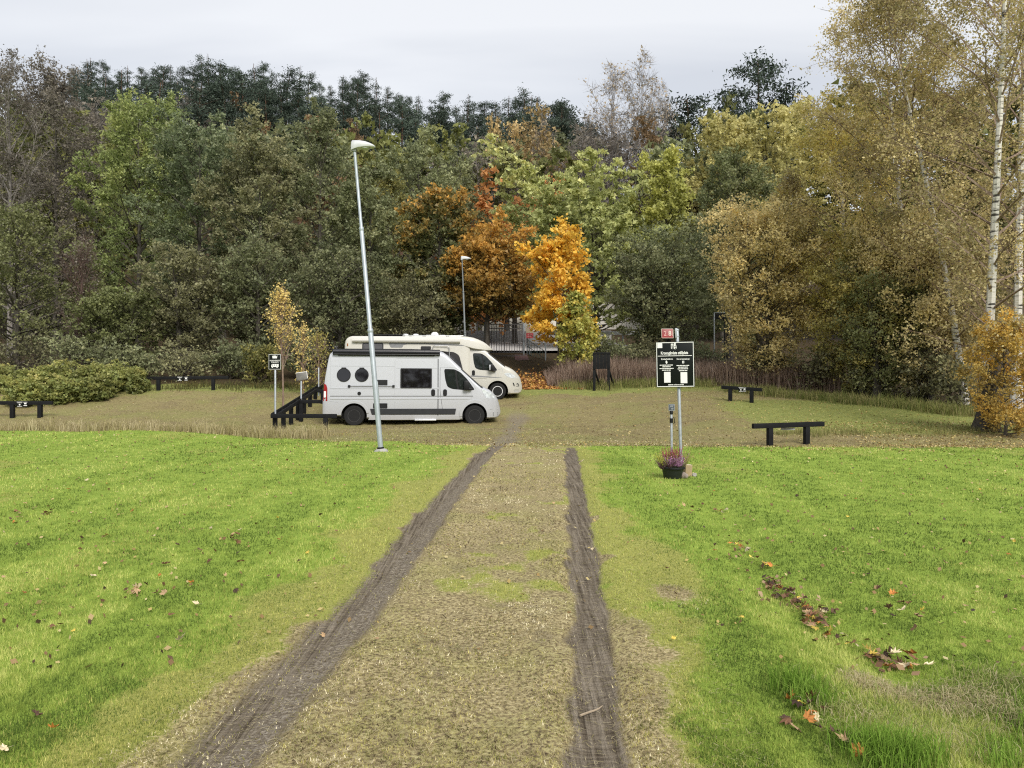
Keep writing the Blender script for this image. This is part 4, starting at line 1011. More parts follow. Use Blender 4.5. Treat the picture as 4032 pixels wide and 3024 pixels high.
class Shell:
    """lofted vehicle body: top(x), bottom(x), half width W(x)*g(z), corner radius rad(x)"""
    def __init__(s, top, bot, W, g, rad=.14):
        s.top, s.bot, s.W, s.g, s.rad = top, bot, W, g, rad
    def f(s, tab, x): return float(np.interp(x, [p[0] for p in tab], [p[1] for p in tab]))
    def hw(s, x, z): return s.f(s.W, x) * s.f(s.g, z)
    def half(s, x, grow=0.0):
        zt, zb = s.f(s.top, x) + grow, s.f(s.bot, x)
        r = min(s.rad, (zt - zb) * .35)
        pts = [(0, zb), (s.hw(x, zb) - .05, zb)]
        for i in range(11):
            z = zb + .04 + (zt - r - zb - .04) * i / 10
            pts.append((s.hw(x, z) + grow, z))
        w = s.hw(x, zt - r) + grow
        for i in range(1, 6):
            a = math.pi / 2 * i / 5
            pts.append((w - r + r * math.cos(a), zt - r + r * math.sin(a)))
        for q in (.66, .33, 0): pts.append(((w - r) * q, zt + .025 * (1 - q * q)))
        return pts
    def mesh(s, name, xs, mat, cuts=()):
        bm = bmesh.new(); rings = []
        for x in xs:
            rings.append([bm.verts.new((x, y, z)) for y, z in mirror_ring(s.half(x))])
        n = len(rings[0])
        for a, b in zip(rings[:-1], rings[1:]):
            for i in range(n): bm.faces.new((a[i], a[(i + 1) % n], b[(i + 1) % n], b[i]))
        bm.faces.new(rings[0]); bm.faces.new(rings[-1][::-1])
        me = bm_mesh(name, bm, mat, smooth=28)
        if cuts:
            o = bpy.data.objects.new('tmp_body', me); COL.objects.link(o)
            cs = []
            for cx, cz, cr in cuts:
                cm = lathe_mesh('cut', [(cr, -2), (cr, 2)], 40, None, 'Y'); c = bpy.data.objects.new('tmp_cut', cm); COL.objects.link(c); c.location = (cx, 0, cz); cs.append(c)
                md = o.modifiers.new('b', 'BOOLEAN'); md.operation = 'DIFFERENCE'; md.object = c; md.solver = 'EXACT'
            bpy.context.view_layer.update()
            dg = bpy.context.evaluated_depsgraph_get()
            me2 = bpy.data.meshes.new_from_object(o.evaluated_get(dg))
            for c in cs + [o]: bpy.data.objects.remove(c)
            me = me2; me.name = name
            me.polygons.foreach_set('use_smooth', np.full(len(me.polygons), True)); me.set_sharp_from_angle(angle=math.radians(28))
            me.materials.clear(); me.materials.append(mat)
        return me
    def panel(s, poly, off, mat, name, parent, side=-1, depth=None, cuts=6):
        """a sheet that follows the body side, standing off it by off"""
        bm = bmesh.new()
        fc = bm.faces.new([bm.verts.new((x, 0, z)) for x, z in poly])
        zs = [p[1] for p in poly]; z0, z1 = min(zs), max(zs); xs_ = [p[0] for p in poly]; x0, x1 = min(xs_), max(xs_)
        for i in range(1, cuts):
            bmesh.ops.bisect_plane(bm, geom=bm.verts[:] + bm.edges[:] + bm.faces[:], plane_co=(0, 0, z0 + (z1 - z0) * i / cuts), plane_no=(0, 0, 1))
        nxc = max(1, int((x1 - x0) / .22))
        for i in range(1, nxc):
            bmesh.ops.bisect_plane(bm, geom=bm.verts[:] + bm.edges[:] + bm.faces[:], plane_co=(x0 + (x1 - x0) * i / nxc, 0, 0), plane_no=(1, 0, 0))
        ed = [e for e in bm.edges if e.is_boundary]
        r = bmesh.ops.extrude_edge_only(bm, edges=ed)
        low = {v for v in r['geom'] if isinstance(v, bmesh.types.BMVert)}
        d = off + .006 if depth is None else depth
        for v in bm.verts:
            h = s.hw(v.co.x, v.co.z) + off - (d if v in low else 0)
            v.co.y = side * h
        me = bm_mesh(name, bm, mat, smooth=30)
        return obj(name, me, None, parent)
    def line(s, pts, w, off, mat, name, parent, side=-1):
        """a narrow strip along pts (x, z)"""
        P = np.array(pts, float); T = np.gradient(P, axis=0); T /= np.linalg.norm(T, axis=1, keepdims=True) + 1e-9
        Nn = np.stack([-T[:, 1], T[:, 0]], 1) * w / 2
        V = []; F = []
        for i in range(len(P)):
            for sg in (-1, 1):
                x, z = P[i] + sg * Nn[i]; V.append((x, side * (s.hw(x, z) + off), z))
            if i: F.append((2 * i - 2, 2 * i, 2 * i + 1, 2 * i - 1))
        return obj(name, arr_mesh(name, V, [np.array(F)], mat=mat), None, parent)

def dens(pts, d=.15):
    out = [pts[0]]
    for a, b in zip(pts[:-1], pts[1:]):
        n = max(1, int(math.hypot(b[0] - a[0], b[1] - a[1]) / d))
        out += [(a[0] + (b[0] - a[0]) * i / n, a[1] + (b[1] - a[1]) * i / n) for i in range(1, n + 1)]
    return out
def rrect(x0, x1, z0, z1, r, n=4):
    out = []
    for cx, cz, a0 in ((x1 - r, z0 + r, -90), (x1 - r, z1 - r, 0), (x0 + r, z1 - r, 90), (x0 + r, z0 + r, 180)):
        for i in range(n + 1):
            a = math.radians(a0 + 90 * i / n); out.append((cx + r * math.cos(a), cz + r * math.sin(a)))
    return out
def rpoly(pts, r=.05, n=3):
    out = []; k = len(pts)
    for i in range(k):
        p0, p, p1 = Vector(pts[i - 1]), Vector(pts[i]), Vector(pts[(i + 1) % k])
        d0, d1 = p0 - p, p1 - p
        a = p + d0.normalized() * min(r, d0.length * .45); b = p + d1.normalized() * min(r, d1.length * .45)
        for j in range(n + 1):
            t = j / n; q = a * (1 - t) ** 2 + p * 2 * t * (1 - t) + b * t * t; out.append((q.x, q.y))
    return out
def circ(cx, cz, r, n=28): return [(cx + r * math.cos(2 * math.pi * i / n), cz + r * math.sin(2 * math.pi * i / n)) for i in range(n)]
def arc_band(cx, cz, r0, r1, a0, a1, n=22):
    o = [(cx + r1 * math.cos(math.radians(a0 + (a1 - a0) * i / n)), cz + r1 * math.sin(math.radians(a0 + (a1 - a0) * i / n))) for i in range(n + 1)]
    return o + [(cx + r0 * math.cos(math.radians(a1 - (a1 - a0) * i / n)), cz + r0 * math.sin(math.radians(a1 - (a1 - a0) * i / n))) for i in range(n + 1)]

_TY = lathe_mesh('tyre', [(.205, -.10), (.25, -.112), (.315, -.108), (.338, -.085), (.342, -.04), (.342, .04), (.338, .085), (.315, .108), (.25, .112), (.205, .10), (.205, -.10)], 48, M_rubber, 'Y', 40)
def rim_mesh(mat, style):
    bm = bmesh.new()
    def ring(r0, r1, y0, y1, n=40):
        vs = []
        for i in range(n):
            a = 2 * math.pi * i / n; c, s_ = math.cos(a), math.sin(a)
            vs.append([bm.verts.new((r * c, y, r * s_)) for r, y in ((r0, y0), (r1, y0), (r1, y1), (r0, y1))])
        for i in range(n):
            a, b = vs[i], vs[(i + 1) % n]
            for j in range(4): bm.faces.new((a[j], b[j], b[(j + 1) % 4], a[(j + 1) % 4]))
    ring(.188, .212, -.108, .06); ring(0.001, .045, -.085, -.04, 16)
    for k in range(5):
        a = 2 * math.pi * k / 5 + math.pi / 2
        for dd in ((-.16, .16) if style else (-.13, .13)):
            q = Matrix.Rotation(-a, 4, 'Y')
            wv = .034 if style else .022
            o0, o1 = (.02 if dd > 0 else -.02), dd * .40
            pts = [(.03, o0 - wv), (.195, o1 - wv * .9), (.195, o1 + wv * .9), (.03, o0 + wv)]
            lo = [bm.verts.new(q @ Vector((x, -.055, z))) for x, z in pts]; hi = [bm.verts.new(q @ Vector((x, -.098 if x > .1 else -.085, z))) for x, z in pts]
            bm.faces.new(lo); bm.faces.new(hi[::-1])
            for i in range(4): bm.faces.new((lo[i], lo[(i + 1) % 4], hi[(i + 1) % 4], hi[i]))
    return bm_mesh('rim', bm, mat, 35)
_RIMB, _RIMS = rim_mesh(M_rimb, 0), rim_mesh(M_rims, 1)
_DISC = lathe_mesh('disc', [(.001, -.03), (.195, -.03), (.195, .05), (.001, .05)], 28, M_under, 'Y', 30)
def wheel(parent, x, y, z, rim, flip=False, rot=0.0):
    w = obj('wheel', _TY, None, parent); w.location = (x, y, z); w.rotation_euler = (0, rot, math.pi if flip else 0)
    obj('rim', rim, None, w); obj('brake_disc', _DISC, None, w)

def boxp(name, parent, mat, x0, x1, y0, y1, z0, z1, bev=.01):
    return obj(name, box_mesh(x0, x1, y0, y1, z0, z1, bev, mat, name), None, parent)

CAB_G = [(.1, .955), (.4, .985), (.9, 1.0), (1.25, .99), (1.9, .945), (2.3, .915), (2.6, .89)]

# ---------------------------------------------------------------- silver campervan
vxr, vyr = -5.29, 25.55; vyaw = math.radians(7.0)
van_loc = Vector((vxr - 1.03 * math.cos(vyaw) - .86 * math.sin(vyaw), vyr - 1.03 * math.sin(vyaw) + .86 * math.cos(vyaw), 0))
van_loc.z = -.405
van = thing('campervan', 'silver panel campervan with two round rear windows and a black awning', 'van', van_loc, (0, math.radians(.25), vyaw))
VS = Shell(
    top=[(0, .86), (.02, 1.05), (.05, 1.42), (.09, 1.75), (.13, 1.98), (.18, 2.28), (.22, 2.40), (.30, 2.475), (.42, 2.50), (3.6, 2.515), (3.87, 2.51), (4.0, 2.475), (4.17, 2.35), (4.37, 2.165), (4.60, 1.945), (4.87, 1.70), (5.1, 1.49), (5.28, 1.335), (5.42, 1.27), (5.6, 1.185), (5.72, 1.09), (5.82, .98), (5.89, .86), (5.94, .70), (5.975, .56)],
    bot=[(0, .36), (.45, .33), (1.5, .25), (1.9, .18), (4.4, .18), (4.7, .2), (5.4, .22), (5.8, .235), (5.9, .26), (5.975, .36)],
    W=[(0, .95), (.03, .985), (.12, 1.0), (4.8, 1.0), (5.2, .99), (5.45, .955), (5.65, .90), (5.8, .83), (5.9, .75), (5.975, .66)], g=CAB_G)
st_v = [0, .02, .05, .09, .13, .18, .22, .26, .30, .36, .42] + list(np.arange(.6, 3.6, .25)) + list(np.arange(3.6, 5.4, .07)) + list(np.arange(5.4, 5.96, .04)) + [5.975]
obj('body', VS.mesh('body', st_v, M_silver, cuts=[(1.03, .335, .425), (5.066, .335, .43)]), None, van)
boxp('chassis', van, M_under, .25, 5.6, -.62, .62, .22, .9, 0)
for x in (1.03, 5.066):
    for sd in (-1, 1):
        wheel(van, x, sd * .86, .335, _RIMB, sd > 0, .3 if x > 2 else 1.1)
        VS.panel(arc_band(x, .335, .425, .525 if x > 2 else .50, -8 if x > 2 else 12, 184 if x > 2 else 176), .022, M_silver, 'wheel_arch', van, sd, depth=.06, cuts=8)
# glazing
ws = bmesh.new(); rows = []
for x in np.linspace(4.60, 5.34, 12):
    h = [(y, z) for y, z in VS.half(x, .007)][14:]
    full = h + [(-y, z) for y, z in h[-2::-1]]
    rows.append([ws.verts.new((x, y, z)) for y, z in full])
for a, b in zip(rows[:-1], rows[1:]):
    for i in range(len(a) - 1): ws.faces.new((a[i], a[i + 1], b[i + 1], b[i]))
obj('windscreen', bm_mesh('windscreen', ws, M_glass_cab, 40), None, van)
DW = [(4.02, 1.915), (4.38, 1.905), (4.58, 1.80), (4.82, 1.555), (5.07, 1.20), (4.85, 1.185), (4.3, 1.235), (4.13, 1.31), (4.06, 1.56)]
for sd in (-1, 1):
    f = VS.panel(rpoly(DW, .07), .004, M_black_pl, 'door_window', van, sd)
    cx, cz = 4.47, 1.55
    gl = VS.panel(rpoly([(4.045, 1.89), (4.39, 1.88), (4.41, 1.62), (4.47, 1.225), (4.3, 1.26), (4.15, 1.33), (4.085, 1.56)], .06), .009, M_glass_cab, 'pane', f, sd)
    VS.panel(rpoly([(4.455, 1.85), (4.58, 1.765), (4.80, 1.54), (4.93, 1.36), (4.86, 1.25), (4.53, 1.225), (4.47, 1.60)], .04), .009, M_glass_cab, 'pane', f, sd)
    mr = boxp('mirror', van, M_black_pl, 4.68, 4.86, sd * 1.06 - .11, sd * 1.06 + .11, 1.19, 1.52, .05)
    boxp('mirror_arm', mr, M_black_pl, 4.8, 4.96, min(sd * .9, sd * 1.12), max(sd * .9, sd * 1.12), 1.2, 1.27, .02)
    VS.panel(rrect(3.99, 4.12, 1.0, 1.225, .055), .02, M_black_pl, 'door_handle', van, sd)
    VS.panel(rrect(3.59, 3.72, 1.0, 1.225, .055), .02, M_black_pl, 'door_handle', van, sd)
    VS.panel([(5.285, 1.235), (5.45, 1.185), (5.62, 1.10), (5.755, .95), (5.70, .915), (5.46, .93), (5.36, 1.08)], .006, M_lamp, 'headlight', van, sd, cuts=4)
    tl = VS.panel([(.02, .83), (.16, .83), (.16, 1.24), (.125, 1.37), (.055, 1.41)], .008, M_red, 'tail_light', van, sd, cuts=4)
    VS.panel(rrect(.045, .115, .95, 1.16, .02), .013, M_whitepl, 'reversing_lens', tl, sd, cuts=2)
    VS.panel([(1.56, .57), (4.43, .57), (4.40, .375), (1.62, .375)], .018, M_dark_grey, 'side_moulding', van, sd)
    VS.panel([(.25, 1.01), (5.0, 1.01), (5.0, .975), (.25, .975)], .006, M_mid_grey, 'side_strip', van, sd, cuts=1)
    VS.panel([(.25, 1.285), (3.84, 1.285), (3.84, 1.245), (.25, 1.245)], .011, M_silver, 'crease', van, sd, cuts=1)
    VS.panel([(.25, .945), (4.6, .945), (4.9, .93), (4.9, .895), (.25, .895)], .012, M_silver, 'crease', van, sd, cuts=1)
    VS.panel([(1.56, .335), (4.52, .335), (4.56, .20), (1.5, .20)], .015, M_silver, 'sill', van, sd, cuts=2)
    VS.panel([(5.38, .885), (5.86, .885), (5.86, .86), (5.38, .86)], .004, M_seam_soft, 'bumper_gap', van, sd, cuts=1)
    VS.panel(rrect(5.60, 5.90, .53, .575, .02), .012, M_silver, 'bumper_ridge', van, sd, cuts=1)
    VS.panel(rrect(5.70, 5.88, .31, .44, .03), .004, M_mid_grey, 'fog_lamp', van, sd, cuts=2)
    VS.panel([(.0, .845), (.24, .845), (.5, .8), (.5, .785), (.24, .828), (.0, .828)], .004, M_seam_soft, 'bumper_gap', van, sd, cuts=1)
for x0, x1 in ((.69, 0), (1.28, 0)):
    p = VS.panel(circ(x0, 1.70, .228), .022, M_black_pl, 'round_window', van)
    VS.panel(circ(x0, 1.70, .20), .028, M_glass_dk, 'pane', p)
    VS.panel(rrect(x0 - .08, x0 + .08, 1.90, 1.95, .015), .03, M_black_pl, 'hinge', p, cuts=1)
p = VS.panel(rrect(2.56, 3.61, 1.265, 1.93, .03), .028, M_black_pl, 'side_window', van)
VS.panel(rrect(2.60, 3.57, 1.30, 1.895, .04), .034, M_glass_dk, 'pane', p)
for z0, z1 in ((1.36, 1.54), (.585, .755)):
    p = VS.panel(rrect(1.66, 2.13, z0, z1, .015), .012, M_black_pl, 'vent', van)
    for j in range(4):
        zc = z0 + (z1 - z0) * (j + .8) / 4.8
        VS.panel([(1.69, zc), (2.10, zc), (2.10, zc + .012), (1.69, zc + .012)], .018, M_dark_grey, 'slat', p, cuts=1)
p = VS.panel(rrect(.84, 2.36, 1.315, 1.345, .01), .035, M_mid_grey, 'awning_rail', van, cuts=1)
for x in (.83, 2.29): VS.panel(rrect(x, x + .08, 1.285, 1.365, .012), .045, M_black_pl, 'end_block', p, cuts=1)
VS.panel(circ(1.2, 1.085, .06, 18), .014, M_black_pl, 'filler_cap', van, cuts=2)
boxp('entry_step', van, M_alu, 3.04, 3.76, -1.06, -.8, .165, .215, .012)
# roof awning and edge
bm = bmesh.new(); prof = [(-.86, 2.37), (-.985, 2.38), (-1.015, 2.42), (-1.02, 2.50), (-.985, 2.555), (-.92, 2.575), (-.84, 2.55)]
ra = [bm.verts.new((.33, y, z)) for y, z in prof]; rb = [bm.verts.new((3.88, y, z - .012)) for y, z in prof]
for i in range(len(prof)): bm.faces.new((ra[i], ra[(i + 1) % len(prof)], rb[(i + 1) % len(prof)], rb[i]))
bm.faces.new(ra); bm.faces.new(rb[::-1])
aw = obj('awning', bm_mesh('awning', bm, plain('awning_black', (.008, .008, .012), .3, var=.2, spec=.35), 40), None, van)
boxp('awning_seam', aw, M_mid_grey, .36, 3.85, -1.024, -1.0, 2.395, 2.402, 0)
boxp('awning_bracket', aw, M_black_pl, .5, 3.7, -.97, -.9, 2.345, 2.372, .004)
boxp('solar_panel', van, M_black_pl, .7, 3.0, -.55, .55, 2.55, 2.59, .01)
# panel gaps
gaps = [[(3.82, 2.26), (3.82, .22)], [(2.375, 2.27), (2.375, .34)], [(2.42, 2.27), (3.80, 2.262)], [(.25, 2.0), (2.36, 1.99)], [(2.42, 1.935), (3.80, 1.925)], [(.25, 2.0), (.25, 1.28)], [(.25, 2.30), (.25, 2.04)], [(3.89, 1.96), (3.885, 1.25), (3.90, 1.05), (4.0, .36)], [(3.89, 1.96), (3.95, 1.975), (4.38, 1.955), (4.62, 1.84), (4.86, 1.60), (5.0, 1.42)], [(4.965, 1.19), (4.965, .80)], [(5.0, 1.42), (5.10, 1.24)], [(.30, 2.31), (3.85, 2.30)]]
for sd in (-1, 1):
    for i, g_ in enumerate(gaps):
        VS.line(dens(g_), .03 if i == 0 else .011, .004, M_seam if i in (0, 7) else M_seam_soft, 'panel_gap', van, sd)

# ---------------------------------------------------------------- champagne motorhome
myaw = math.radians(2.5)
mh_front = Vector(((1959 - 2016) / 3000 * 31, 31.0, 0))        # foot of the near front wheel
mh_loc = Vector((mh_front.x - 6.14 * math.cos(myaw) - .9 * math.sin(myaw), mh_front.y - 6.14 * math.sin(myaw) + .9 * math.cos(myaw), .245))
mh = thing('motorhome', 'cream and champagne low profile motorhome parked behind the campervan', 'motorhome', mh_loc, (0, math.radians(.2), myaw))
MG = [(.1, .97), (.5, 1.0), (2.2, 1.0), (2.6, .985)]
MB = Shell(top=[(0, 2.28), (.03, 2.38), (.09, 2.46), (.18, 2.52), (.3, 2.55), (4.7, 2.555), (5.02, 2.53)], bot=[(0, .42), (.5, .32), (5.02, .32)], W=[(0, 1.06), (.04, 1.11), (.1, 1.13), (4.75, 1.13), (4.95, 1.08), (5.02, 1.02)], g=MG, rad=.12)
obj('living_body', MB.mesh('living_body', [0, .03, .06, .09, .13, .18, .24, .3] + list(np.arange(.5, 4.7, .3)) + [4.7, 4.8, 4.88, 4.95, 5.02], M_cream, cuts=[(1.75, .34, .43)]), None, mh)
MC = Shell(top=[(4.95, 2.10), (5.6, 2.05), (5.74, 1.93), (6.0, 1.72), (6.25, 1.52), (6.46, 1.36), (6.6, 1.30), (6.75, 1.22), (6.9, 1.10), (7.0, .985), (7.07, .90), (7.12, .76), (7.15, .58)], bot=[(4.95, .25), (6.5, .22), (7.0, .235), (7.1, .28), (7.15, .38)], W=[(4.95, 1.01), (6.0, 1.01), (6.4, .995), (6.65, .955), (6.85, .89), (7.0, .81), (7.1, .72), (7.15, .66)], g=CAB_G)
obj('cab', MC.mesh('cab', [4.95, 5.1, 5.3, 5.5] + list(np.arange(5.6, 7.14, .055)) + [7.15], M_champ, cuts=[(6.14, .34, .43)]), None, mh)
# cap over the cab
bm = bmesh.new(); rows = []
for x, zt, zb, w, r in [(4.62, 2.56, 2.2, 1.131, .12), (4.9, 2.55, 2.12, 1.125, .13), (5.15, 2.51, 2.05, 1.10, .15), (5.35, 2.44, 2.02, 1.06, .16), (5.55, 2.35, 2.0, 1.0, .15), (5.7, 2.25, 1.985, .92, .12), (5.82, 2.15, 1.985, .82, .08), (5.9, 2.07, 1.99, .7, .035), (5.94, 2.03, 2.0, .58, .012)]:
    h = [(0, zb), (w - .1, zb), (w, zb + .03), (w, zt - r)] + [(w - r + r * math.cos(math.radians(a)), zt - r + r * math.sin(math.radians(a))) for a in (30, 60, 90)] + [(w * .5, zt + .015), (0, zt + .02)]
    rows.append([bm.verts.new((x, y, z)) for y, z in mirror_ring(h)])
for a, b in zip(rows[:-1], rows[1:]):
    for i in range(len(a)): bm.faces.new((a[i], a[(i + 1) % len(a)], b[(i + 1) % len(a)], b[i]))
bm.faces.new(rows[0]); bm.faces.new(rows[-1][::-1])
cap = obj('cab_cap', bm_mesh('cab_cap', bm, M_cream, 40), None, mh)
bm = bmesh.new(); rows = []
for x, zt, w in [(4.86, 2.585, .62), (5.15, 2.55, .62), (5.35, 2.482, .6), (5.55, 2.39, .56), (5.68, 2.30, .5), (5.78, 2.21, .44)]:
    rows.append([bm.verts.new((x, w * q, zt - .02 * q * q)) for q in (-1.35, -.9, 0, .9, 1.35)])
for a, b in zip(rows[:-1], rows[1:]):
    for i in range(4): bm.faces.new((a[i], a[i + 1], b[i + 1], b[i]))
obj('skylight', bm_mesh('skylight', bm, M_glass_dk, 50), None, cap)
boxp('chassis', mh, M_under, .3, 6.8, -.66, .66, .24, .95, 0)
for x, yy in ((1.75, .93), (6.14, .86)):
    for sd in (-1, 1): wheel(mh, x, sd * yy, .34, _RIMS, sd > 0, .2)
for sd in (-1, 1):
    MC.panel(arc_band(6.14, .34, .43, .53, -6, 186), .022, M_champ, 'wheel_arch', mh, sd, depth=.06, cuts=8)
ws = bmesh.new(); rows = []
for x in np.linspace(5.76, 6.44, 10):
    h = MC.half(x, .007)[14:]; full = h + [(-y, z) for y, z in h[-2::-1]]
    rows.append([ws.verts.new((x, y, z)) for y, z in full])
for a, b in zip(rows[:-1], rows[1:]):
    for i in range(len(a) - 1): ws.faces.new((a[i], a[i + 1], b[i + 1], b[i]))
obj('windscreen', bm_mesh('windscreen', ws, M_glass_cab, 40), None, mh)
dx, dz = 1.085, 0.0
for sd in (-1, 1):
    W1 = [(5.13, 1.885), (5.47, 1.875), (5.66, 1.76), (5.90, 1.51), (6.14, 1.18), (5.9, 1.165), (5.38, 1.21), (5.23, 1.28), (5.16, 1.54)]
    f = MC.panel(rpoly(W1, .07), .004, M_black_pl, 'door_window', mh, sd)
    MC.panel(rpoly([(5.155, 1.86), (5.47, 1.85), (5.50, 1.60), (5.56, 1.205), (5.40, 1.235), (5.25, 1.30), (5.185, 1.53)], .06), .009, M_glass_cab, 'pane', f, sd)
    MC.panel(rpoly([(5.54, 1.82), (5.66, 1.73), (5.88, 1.50), (6.0, 1.33), (5.94, 1.23), (5.62, 1.205), (5.56, 1.57)], .04), .009, M_glass_cab, 'pane', f, sd)
    mr = boxp('mirror', mh, M_black_pl, 5.80, 5.97, sd * 1.12 - .11, sd * 1.12 + .11, 1.16, 1.44, .05)
    boxp('mirror_arm', mr, M_black_pl, 5.9, 6.06, min(sd * .95, sd * 1.12), max(sd * .95, sd * 1.12), 1.14, 1.2, .02)
    boxp('mirror_shell', mr, M_alu, 5.795, 5.845, sd * 1.12 - .115, sd * 1.12 + .115, 1.2, 1.41, .012)
    MC.panel(rrect(5.10, 5.22, .98, 1.19, .05), .02, M_black_pl, 'door_handle', mh, sd)
    MC.panel([(6.40, 1.05), (6.52, 1.09), (6.66, 1.075), (6.84, .985), (6.935, .885), (6.80, .865), (6.62, .90), (6.50, .96)], .006, M_lamp, 'headlight', mh, sd, cuts=4)
    MC.panel([(6.75, .69), (6.98, .66), (7.03, .60), (7.0, .53), (6.80, .545)], .006, M_dark_grey, 'bumper_intake', mh, sd, cuts=3)
    MC.panel(rrect(6.82, 7.02, .32, .42, .03), .008, M_alu, 'fog_lamp', mh, sd, cuts=2)
    MC.panel([(5.05, .985), (5.5, .965), (6.3, .895), (6.3, .88), (5.05, .93)], .006, M_mid_grey, 'side_stripe', mh, sd, cuts=2)
    MC.panel([(5.05, .90), (5.7, .90), (5.7, .875), (5.05, .865)], .012, M_champ, 'crease', mh, sd, cuts=1)
    for g_ in ([(5.0, 1.96), (5.0, .4)], [(6.06, 1.14), (6.06, .8)], [(6.34, .77), (6.55, .93), (6.95, .86)], [(6.14, 1.22), (6.32, 1.26), (6.36, 1.12)]):
        MC.line(dens(g_), .011, .004, M_seam_soft, 'panel_gap', mh, sd)
    MB.panel(rrect(.71, 1.55, 1.86, 2.27, .06), .018, M_dark_grey, 'side_window', mh, sd)
    MB.panel(rrect(.75, 1.51, 1.90, 2.235, .05), .024, M_glass_grey, 'pane', mh.children[-1], sd)
    MB.panel(rpoly([(1.76, 2.26), (1.80, 2.29), (2.6, 2.32), (4.9, 2.20), (4.9, 2.165), (3.2, 2.23), (2.5, 2.23), (2.34, 2.19), (2.31, 2.09), (1.84, 2.09)], .05), .006, M_mid_grey, 'grey_stripe', mh, sd, cuts=3)
    MB.panel(rpoly([(1.6, 1.98), (2.2, 2.04), (3.4, 2.02), (4.4, 1.90), (4.4, 1.87), (3.4, 1.97), (2.2, 1.97)], .03), .006, M_dark_grey, 'thin_stripe', mh, sd, cuts=2)
    MB.panel(rpoly([(3.55, 1.93), (4.35, 1.93), (4.58, 1.80), (4.74, 1.20), (4.70, .9), (3.55, .9)], .10), .02, M_glass_dk, 'large_window', mh, sd)
    MB.panel(rrect(3.05, 3.45, 2.02, 2.15, .03), .03, M_dark_grey, 'awning_lamp', mh, sd, cuts=2)
    MB.panel(rrect(.10, .145, 2.14, 2.25, .015), .01, plain('amber_lens', (.25, .10, .03), .3), 'marker_lamp', mh, sd, cuts=1)
# roof awning
bm = bmesh.new(); prof = [(-1.13, 2.29), (-1.22, 2.30), (-1.255, 2.34), (-1.255, 2.39), (-1.21, 2.43), (-1.13, 2.44)]
ra = [bm.verts.new((.33, y, z)) for y, z in prof]; rb = [bm.verts.new((4.62, y, z - .01)) for y, z in prof]
for i in range(len(prof)): bm.faces.new((ra[i], ra[(i + 1) % len(prof)], rb[(i + 1) % len(prof)], rb[i]))
bm.faces.new(ra); bm.faces.new(rb[::-1])
aw = obj('awning', bm_mesh('awning', bm, M_cream, 40), None, mh)
boxp('awning_seam', aw, M_mid_grey, .36, 4.6, -1.258, -1.23, 2.355, 2.362, 0)
# hoop frame beside the door
hoop = [(3.52, -1.2, 1.1), (3.52, -1.2, 2.08), (3.55, -1.2, 2.15), (3.61, -1.2, 2.18), (4.10, -1.2, 2.165), (4.16, -1.2, 2.14), (4.19, -1.2, 2.07), (4.19, -1.2, 1.1)]
obj('grab_frame', tube_mesh('grab_frame', hoop, .016, 8, plain('steel_tube', (.42, .43, .45), .4, .6)), None, mh)
# roof equipment
boxp('solar_panel', mh, M_black_pl, .85, 2.35, -.75, .2, 2.60, 2.635, .008)
for name, x, y, r, hh, mt in (('roof_light', 1.5, .4, .22, .09, M_glass_grey), ('roof_vent', 2.35, -.3, .14, .12, M_whitepl), ('roof_vent', 2.78, -.35, .13, .12, M_whitepl), ('satellite_dome', 3.55, -.25, .16, .20, M_whitepl)):
    o = obj(name, lathe_mesh(name, [(r, 0), (r, hh * .35), (r * .85, hh * .75), (r * .45, hh * .98), (.001, hh)], 24, mt), None, mh); o.location = (x, y, 2.56)
boxp('roof_hatch', mh, M_whitepl, 2.55, 3.0, .2, .6, 2.56, 2.64, .03); boxp('roof_hatch', mh, M_whitepl, 3.2, 4.0, -.55, .35, 2.56, 2.63, .03)
boxp('roof_hatch', mh, M_whitepl, 4.15, 4.65, -.5, .4, 2.55, 2.615, .03)
boxp('roof_rail', mh, M_alu, 2.3, 4.75, -1.0, -.97, 2.57, 2.60, .006)
# ================================================================== built things
def XS(u, Y): return (u - 2016) / 3000 * Y          # photograph column at a depth
def ZS(v, Y): return 1.6 - (v - 1440) / 3000 * Y

M_black_wood = plain('black_stained_wood', (.0065, .007, .008), .75, var=.35, scale=6, bump=.35, bscale=30, spec=.25)
M_galv = plain('galvanised_steel', (.40, .43, .46), .5, .55, var=.22, scale=22)
M_galv_lt = plain('galvanised_lamp_pole', (.40, .44, .48), .5, .4, var=.12, scale=9)
M_conc = plain('concrete', (.36, .35, .33), .9, var=.2, bump=.4)
M_sign_black = plain('sign_face_black', (.003, .005, .0045), .4, var=.15, spec=.25)
M_white = plain('sign_white', (.80, .80, .78), .5, var=.03)
M_lampshell = plain('lamp_shell', (.55, .56, .57), .45, var=.12)
M_clear = plain('lamp_bowl', (.42, .43, .43), .15, var=.15)

def text_mesh(s, size, mat, align='CENTER', name='lettering', bold=0.0, sx=1.0):
    cu = bpy.data.curves.new('txt', 'FONT'); cu.body = s; cu.size = size; cu.align_x = align; cu.align_y = 'CENTER'
    cu.extrude = .0008; cu.offset = bold; cu.resolution_u = 2
    o = bpy.data.objects.new('tmp_txt', cu); COL.objects.link(o)
    bpy.context.view_layer.update()
    me = bpy.data.meshes.new_from_object(o.evaluated_get(bpy.context.evaluated_depsgraph_get()))
    bpy.data.objects.remove(o); bpy.data.curves.remove(cu)
    me.name = name
    # text lies in xy: stand it up so that it faces -y
    co = np.zeros(len(me.vertices) * 3, np.float32); me.vertices.foreach_get('co', co); co = co.reshape(-1, 3)
    me.vertices.foreach_set('co', np.stack([co[:, 0] * sx, -co[:, 2], co[:, 1]], 1).ravel().astype(np.float32)); me.update()
    me.materials.clear(); me.materials.append(mat)
    return me
